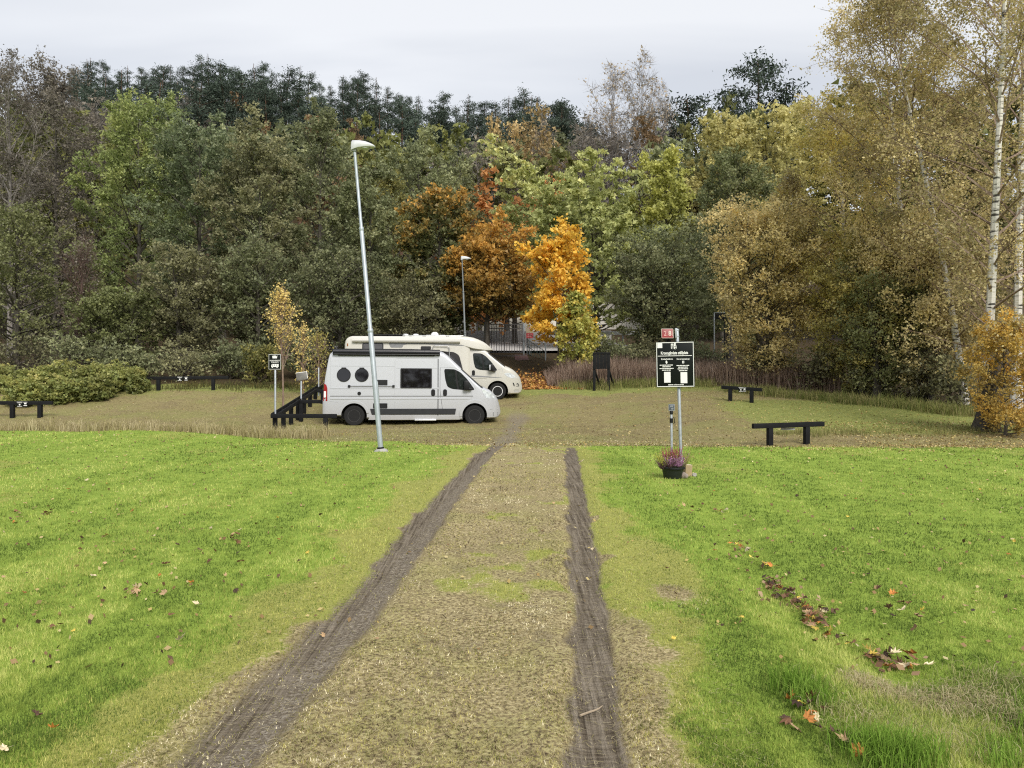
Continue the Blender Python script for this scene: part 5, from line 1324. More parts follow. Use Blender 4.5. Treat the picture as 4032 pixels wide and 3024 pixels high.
def text(parent, s, x, z, width, hgt, y, mat, name='lettering', bold=0.0):
    me = text_mesh(s, hgt, mat, name=name, bold=bold)
    co = np.zeros(len(me.vertices) * 3, np.float32); me.vertices.foreach_get('co', co); w = np.ptp(co[0::3])
    if w > 1e-6 and width: co[0::3] *= width / w; me.vertices.foreach_set('co', co); me.update()
    o = obj(name, me, None, parent); o.location = (x, y, z); return o
def rect(parent, name, mat, x0, x1, z0, z1, y, th=.001):
    return obj(name, box_mesh(x0, x1, y - th, y, z0, z1, 0, mat, name), None, parent)
def flat_poly(parent, name, mat, polys, y, th=.001):
    bm = bmesh.new()
    for p in polys:
        f = bm.faces.new([bm.verts.new((x, y, z)) for x, z in p])
        r = bmesh.ops.extrude_face_region(bm, geom=[f])
        for v in r['geom']:
            if isinstance(v, bmesh.types.BMVert): v.co.y -= th
    return obj(name, bm_mesh(name, bm, mat), None, parent)

# ---------------------------------------------------------------- street lamps
def lamp_head_mesh():
    bm = bmesh.new(); rows = []
    for x, zt, zb, w in [(-.075, .075, -.085, .055), (-.06, .10, -.095, .075), (.0, .105, -.07, .09), (.08, .105, -.045, .105), (.2, .09, -.03, .115), (.30, .058, -.025, .105), (.37, .025, -.015, .07), (.395, .0, -.012, .03)]:
        h = [(0, zb), (w * .9, zb), (w, zb + (zt - zb) * .35), (w * .72, zb + (zt - zb) * .82), (w * .35, zt - .004), (0, zt)]
        rows.append([bm.verts.new((x, y, z)) for y, z in mirror_ring(h)])
    for a, b in zip(rows[:-1], rows[1:]):
        for i in range(len(a)): bm.faces.new((a[i], a[(i + 1) % len(a)], b[(i + 1) % len(a)], b[i]))
    bm.faces.new(rows[0]); bm.faces.new(rows[-1][::-1])
    return bm_mesh('lamp_head', bm, M_lampshell, 40)
_LH = lamp_head_mesh()
def street_lamp(label, x, y, H, lean, rz=0.0, mat=M_galv_lt):
    t = thing('street_lamp', label, 'lamp', (x, y, gz(x, y)), (0, lean, rz), 'street lamps')
    secs = [(0, H * .40, .052), (H * .40, H * .735, .042), (H * .735, H, .030)]
    prof = []
    for i, (a, b, r) in enumerate(secs): prof += [(r, a - (.1 if i == 0 else 0)), (r * .985, b - .02)] if i < 2 else [(r, a), (r * .95, b)]
    pole = obj('pole', lathe_mesh('pole', prof, 20, mat), None, t)
    for a, r in ((H * .40, .058), (H * .735, .047)):
        c = obj('collar', lathe_mesh('collar', [(r * .9, -.05), (r, -.035), (r, .01), (r * .78, .03)], 20, mat), None, t); c.location = (0, 0, a)
    boxp('service_hatch', t, mat, .035, .058, -.028, .028, H * .16, H * .23, .006)
    obj('foot_band', lathe_mesh('foot_band', [(.066, .04), (.07, .05), (.068, .085), (.055, .09)], 20, M_black_pl), None, t)
    obj('footing', lathe_mesh('footing', [(.15, -.06), (.14, .015), (.085, .055), (.055, .06)], 20, M_conc), None, t)
    hd = obj('lamp_head', _LH, None, t); hd.location = (.02, 0, H + .04); hd.rotation_euler = (0, math.radians(2) - lean, 0)
    b = obj('lamp_bowl', lathe_mesh('lamp_bowl', [(.001, -.052), (.05, -.046), (.085, -.028), (.095, 0)], 20, M_clear), None, hd); b.location = (.2, 0, -.028)
    boxp('bracket', hd, plain('bracket_grey', (.25, .26, .26), .5), -.065, .03, -.05, .05, -.115, -.05, .012)
    return t
lx, ly = XS(1500, 15.0), 15.0
street_lamp('tall galvanised lamp leaning in front of the campervan', lx, ly, 6.0, math.radians(-5.0))
street_lamp('slim dark lamp standing behind the motorhome', XS(1838, 36), 36.0, ZS(1020, 36) - zg(XS(1838, 36), 36), math.radians(-2.2), 0, plain('lamp_pole_dull', (.16, .175, .18), .6, .3))

# ---------------------------------------------------------------- timber barriers
def beam(name, parent, a, b, w, h, mat=M_black_wood, bev=.008):
    a, b = Vector(a), Vector(b); d = b - a
    o = obj(name, box_mesh(0, d.length, -w / 2, w / 2, -h / 2, h / 2, bev, mat, name), None, parent)
    o.location = a; o.rotation_euler = d.to_track_quat('X', 'Z').to_euler()
    return o
def barrier(label, a, b, post_f, h=.57, plate=None, over=0.0):
    """a, b world xy of the rail ends; post_f shares along it"""
    (xa, ya), (xb, yb) = a, b
    t = thing('timber_barrier', label, 'barrier', ((xa + xb) / 2, (ya + yb) / 2, 0), group='low black timber barriers')
    c = Vector(((xa + xb) / 2, (ya + yb) / 2, 0))
    pz = [zg(xa + (xb - xa) * f, ya + (yb - ya) * f) for f in post_f]
    zl = np.polyfit(post_f, pz, 1) if len(post_f) > 1 else (0, pz[0])
    za, zb = np.polyval(zl, 0), np.polyval(zl, 1)
    beam('rail', t, Vector((xa, ya, za + h - .06)) - c, Vector((xb, yb, zb + h - .06)) - c, .10, .125)
    ang = math.atan2(yb - ya, xb - xa)
    for f in post_f:
        px, py = xa + (xb - xa) * f, ya + (yb - ya) * f
        o = obj('post', box_mesh(-.065, .065, -.06, .06, -.15, h - .123, .008, M_black_wood, 'post'), None, t)
        o.location = Vector((px, py + .004, zg(px, py))) - c; o.rotation_euler = (0, 0, ang)
    if plate:
        for (f, wd, hh, k) in plate:
            px, py = xa + (xb - xa) * f, ya + (yb - ya) * f; zc = za + (zb - za) * f + h - .06
            p = obj('sign_plate', box_mesh(-wd / 2, wd / 2, -.004, .004, -hh / 2, hh / 2, 0, M_sign_black, 'sign_plate'), None, t)
            p.location = Vector((px, py - .062, zc - (.045 if k < 2 else .1))) - c; p.rotation_euler = (0, 0, ang)
            rect(p, 'plate_edge', M_white, -wd / 2, wd / 2, hh / 2 - .012, hh / 2, -.0045)
            if k == 0:
                flat_poly(p, 'plate_emblem', M_white, [circ(0, -.01, hh * .16, 14)], -.0045); rect(p, 'plate_text', M_white, -wd * .38, wd * .38, hh * .26, hh * .33, -.0045); rect(p, 'plate_text', M_white, -wd * .4, wd * .4, -hh * .42, -hh * .34, -.0045)
            elif k == 1:
                rect(p, 'plate_emblem', M_white, -wd * .28, wd * .28, hh * .02, hh * .32, -.0045); rect(p, 'plate_text', M_white, -wd * .42, wd * .42, -hh * .34, -hh * .2, -.0045)
    return t
PL = [(.46, .165, .15, 0), (.546, .125, .135, 1)]
barrier('black timber barrier cut by the left picture edge, with two small plates', (XS(-210, 26), 26.0), (XS(208, 26), 26.0), (.25, .62, .88), plate=[(.70, .20, .17, 0), (.753, .14, .16, 1)])
barrier('black timber barrier in front of the left wood, beyond the hedge', (XS(563, 30.5), 30.5), (XS(893, 30.5), 30.7), (.18, .82), plate=[(.436, .20, .17, 0), (.51, .14, .16, 1)])
barrier('black timber barrier alone on the lawn edge right of the information sign', (XS(2964, 19.3), 19.3), (XS(3242, 20.0), 20.0), (.235, .755))
rbar = [o for o in COL.objects if o.name.startswith('timber_barrier')][-1]
_p = obj('sign_plate', box_mesh(-.18, .18, -.004, .004, -.03, .03, 0, plain('plate_back', (.34, .35, .34), .5), 'sign_plate'), None, rbar); _p.location = (0, .07, zg(XS(3100, 19.6), 19.6) + .41)
barrier('black timber barrier in front of the brown thicket, right of the information sign', (XS(2841, 28.9), 28.9), (XS(3001, 28.1), 28.1), (.22, .745), plate=[(.47, .17, .17, 0), (.56, .12, .16, 1)])
# barrier between the parking bays: two long rails on posts with three cross rails
fx0, fy0, fx1, fy1 = XS(1085, 22.6), 22.6, XS(1263, 31.0), 31.0
bay = thing('bay_barrier', 'long double railed black timber barrier between the parking bays behind the campervan', 'barrier', (fx0, fy0, 0))
def fz(f): return -.345 + (.29 + .345) * f
org = Vector((fx0, fy0, 0))
for off in (-.11, .07):
    beam('rail', bay, Vector((fx0 + off, fy0, fz(0) + .475)) - org, Vector((fx1 + off, fy1, fz(1) + .475)) - org, .045, .125)
for f in np.linspace(0.004, 1, 8):
    px, py = fx0 + (fx1 - fx0) * f, fy0 + (fy1 - fy0) * f
    o = obj('post', box_mesh(-.06, .06, -.06, .06, -.2, .50, .008, M_black_wood, 'post'), None, bay); o.location = Vector((px - .02, py, fz(f))) - org
for f, x_end, pf in ((-.01, XS(1329, 22.55), .82), (.40, -6.47, .18), (.80, -7.05, .6)):
    px, py = fx0 + (fx1 - fx0) * f, fy0 + (fy1 - fy0) * f
    beam('cross_rail', bay, Vector((px - (.10 if f < 0 else -.12), py - .06, fz(f) + .47)) - org, Vector((x_end, py - .06, fz(f) + .47)) - org, .09, .12)
    qx = px + (x_end - px) * pf
    o = obj('post', box_mesh(-.06, .06, -.05, .05, -.2, .41, .008, M_black_wood, 'post'), None, bay); o.location = Vector((qx, py - .055, fz(f))) - org

# ---------------------------------------------------------------- small signs on poles
def pole_obj(parent, r, z0, z1, mat=M_galv, name='pole', dx=0.0, dy=0.0):
    o = obj(name, lathe_mesh(name, [(r, z0), (r, z1), (r * .9, z1 + .005), (.001, z1 + .008)], 16, mat), None, parent); o.location = (dx, dy, 0); return o
cs = thing('crown_sign', 'black camping sign with a white crown, on a pole at the barrier corner', 'sign', (XS(1084, 22.9), 22.9, zg(XS(1084, 22.9), 22.9)))
zc = cs.location.z
pole_obj(cs, .030, -.2, ZS(1400, 22.9) - zc)
bw, bz0, bz1 = .37, ZS(1455, 22.9) - zc, ZS(1394, 22.9) - zc
bd = obj('sign_board', box_mesh(-bw / 2, bw / 2, -.048, -.034, bz0, bz1, .004, M_sign_black, 'sign_board'), None, cs)
mid = (bz0 + bz1) / 2; hh = bz1 - bz0
for a, b, c_, d in ((-.46, .46, .465, .485), (-.46, .46, -.485, -.465)): rect(bd, 'border', M_white, bw * a, bw * b, mid + hh * c_, mid + hh * d, -.0485)
for s_ in (-1, 1): rect(bd, 'border', M_white, bw * .475 * s_ - .004, bw * .475 * s_ + .004, mid - hh * .485, mid + hh * .485, -.0485)
cr = [(-.062, .0), (-.074, .075), (-.040, .045), (-.030, .085), (-.012, .05), (0, .095), (.012, .05), (.030, .085), (.040, .045), (.074, .075), (.062, .0)]
flat_poly(bd, 'crown_emblem', M_white, [[(x * 1.05, mid + hh * .22 + z * 1.15) for x, z in cr]], -.0485)
text(bd, 'KRONOGÅRDETS', 0, mid + hh * .075, .30, .05, -.049, M_white, bold=.001); text(bd, 'STÄLLPLATS', 0, mid - hh * .03, .22, .05, -.049, M_white, bold=.001)
vz = mid - hh * .40
flat_poly(bd, 'van_emblem', M_white, [[(-.11, vz + .03), (-.10, vz + .085), (-.085, vz + .12), (.115, vz + .12), (.115, vz + .03)], circ(-.07, vz + .022, .020, 12), circ(.07, vz + .022, .020, 12)], -.0485)
flat_poly(bd, 'van_windows', M_sign_black, [[(x, vz + .075), (x + .028, vz + .075), (x + .028, vz + .10), (x, vz + .10)] for x in (-.08, -.025, .045)], -.0492)
def small_pole(label, u, Y, vtop, plate):
    x = XS(u, Y); t = thing('marker_pole', label, 'pole', (x, Y, zg(x, Y))); z1 = ZS(vtop, Y) - t.location.z
    pole_obj(t, .028, -.2, z1)
    if plate:
        p = obj('plate', box_mesh(-.19, .19, -.006, .006, -.14, .14, .003, plain('plate_grey', (.11, .105, .09), .5, var=.4), 'plate'), None, t); p.location = (.03, -.03, z1 + .10); p.rotation_euler = (math.radians(-14), math.radians(-8), math.radians(10))
        rect(p, 'plate_edge', M_white, -.19, .19, .125, .14, -.0065); rect(p, 'plate_edge', M_white, .175, .19, -.10, .125, -.0065)
    return t
small_pole('grey pole with a tilted white edged plate in the bay barrier', 1186, 26.3, 1492, True)
small_pole('plain grey pole at the far end of the bay barrier', 1255, 30.4, 1448, False)

# ---------------------------------------------------------------- information sign
sy = 11.25; sx_ = XS(2683, sy)
sg = thing('information_sign', 'black parking information board on a leaning pole above the flower pot', 'sign', (sx_, sy, gz(sx_, sy)), (0, math.radians(-1.65), math.radians(-5)))
sz0 = sg.location.z
pole_obj(sg, .024, -.2, ZS(1296, sy) - sz0)
bx, bz = XS(2655, sy) - sx_ + .055, ZS(1434.5, sy) - sz0
bd = obj('board', box_mesh(-.275, .275, -.012, .012, -.335, .335, .003, M_sign_black, 'board'), None, sg); bd.location = (bx, -.045, bz); bd.rotation_euler = (0, math.radians(.6), math.radians(-4))
K = 2055.0
def bxz(px, py): return (px - 755) / K, (835 - py) / K
Y_ = -.0125
for n_, a in enumerate(((-.262, .262, .318, .328), (-.262, .262, -.328, -.318), (-.268, -.259, -.328, .328), (.259, .268, -.328, .328))): rect(bd, 'border', M_white, *a, Y_)
def br(name, x0, x1, y0, y1, y=Y_, mat=M_white):
    a, b = bxz(x0, y1), bxz(x1, y0); return rect(bd, name, mat, a[0], b[0], a[1], b[1], y)
br('white_label', 235, 382, 172, 330)
br('divider', 240, 1252, 565, 582)
def bt(s, xc, yc, w, h, bold=.0): x, z = bxz(xc, yc); return text(bd, s, x, z, w / K, h / K, Y_ - .0004, M_white, bold=bold)
bt('Kronogårdets ställplats', 738, 488, 805, 128, .0016)
bt('Så bokar/betalar du', 514, 668, 345, 62, .0009); bt('How to book and pay', 992, 675, 380, 62, .0009)
# camper drawing
def P_(pts): return [bxz(*p) for p in pts]
flat_poly(bd, 'camper_emblem', M_white, [P_([(640, 205), (640, 340), (665, 365), (700, 365), (708, 205)]), P_([(722, 185), (735, 176), (795, 178), (790, 205), (735, 215)]), P_([(722, 225), (722, 360), (748, 372), (790, 372), (806, 330), (795, 260), (775, 222)])], Y_)
flat_poly(bd, 'camper_windows', M_sign_black, [P_([(655, 235), (655, 262), (692, 262), (692, 235)]), P_([(652, 285), (652, 318), (695, 318), (695, 285)]), circ(*bxz(685, 342), .009, 12), P_([(740, 285), (745, 310), (785, 312), (780, 285)]), circ(*bxz(770, 345), .009, 12), P_([(765, 255), (770, 268), (785, 268), (778, 252)])], Y_ - .0009)
flat_poly(bd, 'small_emblem', M_white, [P_([(480, 715), (470, 765), (490, 810), (512, 810), (530, 765), (510, 715)])], Y_)
flat_poly(bd, 'small_emblem', M_white, [P_([(965, 730), (965, 805), (1022, 805), (1022, 730)])], Y_)
flat_poly(bd, 'small_emblem', M_sign_black, [P_([(985, 750), (985, 785), (1004, 785), (1004, 750)])], Y_ - .0009)
rt = random.Random(4)
for xc, rows_ in ((497, ((850, 400), (900, 240), (952, 415), (1002, 270))), (985, ((870, 380), (920, 285), (972, 315), (1026, 245)))):
    for yy, w in rows_:
        x = xc - w / 2
        while x < xc + w / 2 - 8:
            l = min(rt.uniform(28, 90), xc + w / 2 - x); br('text_line', x, x + l, yy - 12, yy + 12); x += l + 9
br('white_card', 420, 612, 1055, 1380); br('white_card', 908, 1105, 1072, 1405)
br('text_line', 540, 640, 1436, 1462); br('text_line', 648, 690, 1436, 1462); bt('.se/kronogardet', 850, 1447, 300, 50, .0009)
# red distance plate
M_redplate = plain('red_plate', (.24, .014, .017), .45, var=.3, scale=9)
rp = obj('red_plate', box_mesh(-.088, .088, -.006, .006, -.072, .072, .003, M_redplate, 'red_plate'), None, sg); rp.location = (XS(2634, sy) - sx_ + .035, -.035, ZS(1312, sy) - sz0); rp.rotation_euler = (math.radians(-10), math.radians(1.5), math.radians(6))
M_cream_ed = plain('plate_cream', (.62, .55, .47), .5)
for a in ((-.086, .086, .066, .071), (-.086, .086, -.071, -.066), (-.087, -.082, -.071, .071), (.082, .087, -.071, .071)): rect(rp, 'border', M_cream_ed, *a, -.0065)
M_pink = plain('faded_digit', (.72, .45, .42), .5)
text(rp, '2', -.034, -.003, .036, .10, -.007, plain('worn_digit', (.66, .36, .34), .5, var=.4)); text(rp, '.', .006, -.005, .010, .085, -.007, M_pink); text(rp, '8', .036, -.002, .042, .105, -.007, M_cream_ed, bold=.001)
rect(rp, 'stroke', M_pink, .069, .074, -.04, .03, -.0065)
for dz in (-.045, .045):
    o = obj('clamp', lathe_mesh('clamp', [(.027, -.008), (.029, -.006), (.029, .006), (.027, .008)], 16, M_galv), None, sg); o.location = (0, 0, rp.location.z + dz)
boxp('bracket', sg, M_galv, -.035, -.004, -.032, -.01, rp.location.z - .07, rp.location.z + .075, .003)
# valve marker post
mp_y = 11.1; mp_x = XS(2646, mp_y)
mk_ = thing('valve_marker', 'thin grey post with a small square number plate beside the sign pole', 'marker post', (mp_x, mp_y, gz(mp_x, mp_y)), (0, math.radians(-.6), 0))
z0 = mk_.location.z; zt_ = ZS(1617, mp_y) - z0
pole_obj(mk_, .017, -.2, zt_ - .03)
M_steelblue = plain('plate_blue_grey', (.085, .10, .125), .5, .2, var=.3, scale=30)
p = obj('number_plate', box_mesh(-.045, .045, -.006, .006, 0, .098, .003, M_steelblue, 'number_plate'), None, mk_); p.location = (0, -.022, zt_)
M_palegrey = plain('plate_letters', (.40, .42, .44), .5)
for a in ((-.043, .043, .093, .097), (-.043, .043, .001, .005), (-.044, -.040, .002, .096), (.040, .044, .002, .096)): rect(p, 'border', M_palegrey, *a, -.0065)
text(p, 'AV', 0, .068, .048, .034, -.007, M_palegrey, bold=.0005); text(p, '10', .004, .03, .030, .034, -.007, M_palegrey, bold=.0005)
o = obj('collar', lathe_mesh('collar', [(.017, -.055), (.024, -.05), (.026, -.012), (.02, 0), (.001, .002)], 16, M_black_pl), None, mk_); o.location = (0, 0, zt_)
o = obj('clamp', lathe_mesh('clamp', [(.018, -.03), (.026, -.03), (.026, .035), (.018, .035)], 16, M_black_pl), None, mk_); o.location = (0, 0, zt_ - .145)
th_ = np.linspace(-1.9, 1.9, 12)
obj('clamp_handle', tube_mesh('clamp_handle', [(.030 + .016 * math.cos(a), -.004, zt_ - .145 + .048 * math.sin(a / 1.2)) for a in th_], .005, 6, M_black_pl), None, mk_)

# ---------------------------------------------------------------- flower pot and plants
py_ = 10.92; pxx = XS(2647, py_); pz_ = gz(pxx, py_) - .012
pot = thing('flower_pot', 'black plastic bucket pot holding heather in front of the information sign', 'pot', (pxx, py_, pz_), (0, math.radians(2), 0))
obj('bucket', lathe_mesh('bucket', [(.001, .0), (.112, 0), (.118, .01), (.158, .165), (.172, .172), (.172, .185), (.160, .186), (.150, .16), (.001, .155)], 32, plain('pot_black', (.012, .014, .016), .5, var=.3, bump=.2)), None, pot)
th_ = np.linspace(math.pi * .98, math.pi * 2.02, 16)
obj('handle', tube_mesh('handle', [(.176 * math.cos(a), .176 * math.sin(a) * .985, .172 - .01 * math.sin(-a) ** 2) for a in th_], .005, 6, M_black_pl), None, pot)
obj('soil', lathe_mesh('soil', [(.149, .150), (.1, .158), (.001, .165)], 20, plain('soil', (.03, .022, .016), .95, bump=.8)), None, pot)
def heather(label, dx, dy, n, h, spread, pal_f, pal_l, seed, lean=.35, fl=.55):
    rng = np.random.default_rng(seed)
    t = thing('heather_plant', label, 'plant', (pxx + dx, py_ + dy, pz_ + .155), group='heather plants in the pot')
    a = rng.uniform(0, 6.28, n); q = np.sqrt(rng.random(n)); L = h * rng.uniform(.65, 1.1, n)
    b = np.stack([np.cos(a) * q * spread * .45, np.sin(a) * q * spread * .45, np.zeros(n)], 1)
    e = b + np.stack([np.cos(a) * q * lean * L, np.sin(a) * q * lean * L, L], 1) + rng.normal(0, .01, (n, 3))
    s = np.linspace(0, 1, 3); P = b[:, None] + (e - b)[:, None] * s[None, :, None]
    V, Q = tubes(P, np.full((n, 3), .0016), 3)
    obj('stems', arr_mesh('stems', V, [Q], mat=M_twig_red), None, t)
    for nm, lo, hi, pal_, per, sz in (('foliage', .05, 1 - fl + .1, pal_l, 22, .013), ('flowers', 1 - fl, 1.02, pal_f, 34, .012)):
        i = np.repeat(np.arange(n), per); f = rng.uniform(lo, hi, len(i))
        Pp = b[i] + (e - b)[i] * f[:, None] + rng.normal(0, .0045, (len(i), 3))
        V, F = leaf_quads(rng, Pp, rng.uniform(.6, 1.3, len(i)) * sz, -.6, .5, .2)
        o = obj(nm, arr_mesh(nm, V, [F], fcol=pal(rng.random(len(i)), pal_), mat=M_litter), None, t)
GRN = [(.06, .08, .04), (.12, .13, .06)]
heather('purple pink heather filling the front of the pot', .035, -.04, 70, .19, .20, [(.24, .09, .22), (.40, .18, .36), (.55, .32, .46)], GRN, 1, .6, .75)
heather('crimson heather at the back right of the pot', .055, .07, 34, .285, .15, [(.45, .02, .09), (.65, .05, .15), (.72, .14, .22)], GRN, 2, .3, .4)
heather('crimson heather at the back middle of the pot', -.03, .075, 26, .265, .12, [(.45, .02, .09), (.65, .05, .15), (.72, .14, .22)], GRN, 3, .3, .4)
heather('yellow green heather at the back left of the pot', -.105, .045, 40, .22, .13, [(.42, .42, .05), (.58, .55, .09)], [(.2, .22, .04), (.35, .35, .06)], 4, .5, .7)
heather('dark wine red leafy plant drooping over the left rim of the pot', -.115, -.05, 40, .12, .16, [(.10, .035, .05), (.2, .10, .10), (.30, .2, .19)], [(.06, .03, .03), (.12, .08, .06)], 5, 1.1, .8)
heather('bronze tipped heather leaning out at the right of the pot', .125, .04, 30, .22, .12, [(.25, .17, .06), (.40, .28, .11)], [(.10, .12, .05), (.22, .2, .08)], 6, .8, .7)
wb = thing('wood_block', 'short sawn wooden post stump beside the flower pot', 'stump', (XS(2706, 11.2), 11.2, gz(XS(2706, 11.2), 11.2)), (0, math.radians(4), math.radians(12)))
M_sawn = plain('sawn_wood', (.36, .27, .15), .8, var=.25, scale=5, bump=.3); M_sawn_top = plain('sawn_wood_end', (.62, .53, .34), .8)
obj('post', box_mesh(-.052, .052, -.045, .045, -.08, .165, .006, M_sawn, 'post'), None, wb); obj('cut_end', box_mesh(-.05, .05, -.043, .043, .164, .168, 0, M_sawn_top, 'cut_end'), None, wb)
def stone(label, x, y, sx, sz, seed, col):
    bm = bmesh.new(); bmesh.ops.create_icosphere(bm, subdivisions=3, radius=1)
    rng = np.random.default_rng(seed); ph = rng.uniform(0, 6, 6)
    for v in bm.verts:
        k = 1 + .16 * math.sin(v.co.x * 3 + ph[0]) + .13 * math.sin(v.co.y * 4 + ph[1]) + .12 * math.sin(v.co.z * 3.5 + ph[2])
        v.co = Vector((v.co.x * sx * k, v.co.y * sx * .8 * k, v.co.z * sz * k))
    o = obj('stone', bm_mesh('stone', bm, plain('stone_%d' % seed, col, .85, var=.3, scale=20, bump=.5), 60), label=label, cat='stone', group='stones beside the pot'); o.location = (x, y, gz(x, y) + sz * .55); o.rotation_euler = (.2, .3, seed)
stone('rounded brownish stone between the pot and the wood block', XS(2696, 10.98), 10.98, .055, .055, 1, (.30, .25, .21))
stone('small pale stone right of the wood block', XS(2734, 11.2), 11.2, .05, .026, 2, (.40, .38, .35))

# ---------------------------------------------------------------- black board on two legs
ny_ = 33.0; nxx = XS(2368, ny_); nz = zg(nxx, ny_)
nb = thing('notice_board', 'black wooden board seen from behind on two braced legs before the brown thicket', 'board', (nxx, ny_, nz))
b0, b1 = ZS(1453, ny_) - nz, ZS(1389, ny_) - nz
for s_ in (-1, 1): obj('leg', box_mesh(s_ * .31 - .055, s_ * .31 + .055, -.03, .03, -.2, b1 - .02, .008, M_black_wood, 'leg'), None, nb)
for i in range(5): obj('plank', box_mesh(-.37 + i * .148 + .003, -.37 + (i + 1) * .148 - .003, -.062, -.032, b0 + random.uniform(-.008, .008), b1 + random.uniform(-.008, .008), .004, M_black_wood, 'plank'), None, nb)
obj('top_batten', box_mesh(-.38, .38, -.085, -.064, b1 - .05, b1 + .02, .004, M_black_wood, 'top_batten'), None, nb)
for s_, dx in ((-1, .42), (1, .40)): beam('brace', nb, (s_ * .31 + .02, .04, b0 - .05), (s_ * .31 + dx, .75, -.06), .07, .06)

# ---------------------------------------------------------------- gate, road and building beyond
gy_ = 46.0; gz0 = zg(0, gy_) - .02; gxa, gxb = XS(1915, gy_), XS(2056, gy_)
M_steel = plain('gate_steel', (.13, .125, .13), .6, .4, var=.2); M_steel_lt = plain('gate_post_steel', (.26, .29, .31), .55, .4)
zb_, ztp = ZS(1387, gy_), ZS(1277, gy_)
gate = thing('bar_gate', 'grey steel bar gate at the top of the bank behind the motorhome front', 'gate', (gxa, gy_, gz0)); og = Vector((gxa, gy_, gz0))
nbar = 15
for i in range(nbar):
    x = gxa + (gxb - gxa) * i / (nbar - 1); th = .028 if i % 7 == 0 else .016
    obj('bar', box_mesh(x - th - og.x, x + th - og.x, -.02, .02, zb_ - og.z, ztp - og.z, 0, M_steel, 'bar'), None, gate)
for z in (zb_, ztp, ZS(1294, gy_)): obj('gate_rail', box_mesh(-.03, gxb - gxa + .03, -.028, .028, z - .025 - og.z, z + .025 - og.z, 0, M_steel, 'gate_rail'), None, gate)
for x in (gxa - .09, gxb + .10): obj('gate_post', box_mesh(x - .05 - og.x, x + .05 - og.x, -.05, .05, -.6, ZS(1268, gy_) - og.z, .005, M_steel_lt, 'gate_post'), None, gate)
boxp('lock_box', gate, M_steel, gxb - og.x - .06, gxb - og.x + .06, -.06, .06, ZS(1345, gy_) - og.z, ZS(1330, gy_) - og.z, .005)
fxx = gxb + .3
mf = thing('mesh_fence', 'dark green mesh fence wing between the gate post and the bank', 'fence', (fxx, 46, gz0)); of = Vector((fxx, 46, gz0))
M_green_mesh = plain('fence_green', (.055, .085, .075), .6, var=.4)
for i in range(13):
    f = i / 12; x = f * 1.0; yv = -f * 2.6; zt2 = ZS(1335, 46) - gz0 - f * .75
    obj('wire', box_mesh(x - .012, x + .012, yv - .012, yv + .012, -1.1 * f - .2, zt2, 0, M_green_mesh, 'wire'), None, mf)
for q in (.15, .4, .65, .9): beam('cross_wire', mf, (0, 0, q * 1.6 - .1), (1.0, -2.6, q * 1.6 - .9), .02, .025, M_green_mesh, 0)
for x, yv, z1 in ((0, 0, 1.75), (1.0, -2.6, .75)): boxp('fence_post', mf, M_steel_lt, x - .035, x + .035, yv - .035, yv + .035, -1.3, z1, .004)
ps = thing('prohibition_sign', 'tan and red notice on a post beside the bar gate', 'sign', (XS(2086, 45.7), 45.7, zg(XS(2086, 45.7), 45.7)))
oz = ps.location.z
pole_obj(ps, .035, -.2, ZS(1282, 45.7) - oz, M_steel_lt)
obj('tan_plate', box_mesh(-.21, .21, -.05, -.035, ZS(1311, 45.7) - oz, ZS(1288, 45.7) - oz, 0, plain('tan_plate', (.38, .30, .20), .5), 'tan_plate'), None, ps)
rd = obj('red_plate', box_mesh(-.21, .21, -.05, -.035, ZS(1332, 45.7) - oz, ZS(1311.5, 45.7) - oz, 0, plain('red_notice', (.36, .05, .055), .5), 'red_plate'), None, ps)
for k in range(2): rect(rd, 'text_line', plain('faint_print', (.5, .22, .22), .5), -.13, .10 - k * .05, ZS(1320 + k * 6, 45.7) - oz, ZS(1317 + k * 6, 45.7) - oz, -.051)
rect(ps, 'emblem', plain('faint_red', (.40, .12, .10), .5), -.05, .05, ZS(1295, 45.7) - oz, ZS(1290, 45.7) - oz, -.051)
# steps and ramp down the bank
M_step = plain('stone_step', (.11, .10, .095), .9, var=.35, bump=.4); M_ramp = plain('red_brown_ramp', (.13, .065, .06), .9, var=.3, bump=.3)
st_ = thing('stone_steps', 'grey stone steps below the bar gate', 'steps', (-.6, 45.2, 0))
for i in range(5):
    yy = 45.7 - i * .62; z = zg(-.2, 45.7) - .02 - i * .24
    obj('step', box_mesh(-1.3, 1.45, yy - 45.2 - .62, yy - 45.2, z - .5, z, .01, M_step, 'step'), None, st_)
obj('ramp', arr_mesh('ramp', [(.75 + .0, .5, zg(-.2, 45.7) + .03), (1.5, .5, zg(-.2, 45.7) + .03), (1.7, -5.2, zg(0.4, 40) - .02), (.8, -5.2, zg(0.4, 40) - .02)], [np.array([[0, 3, 2, 1]])], mat=M_ramp), None, st_)
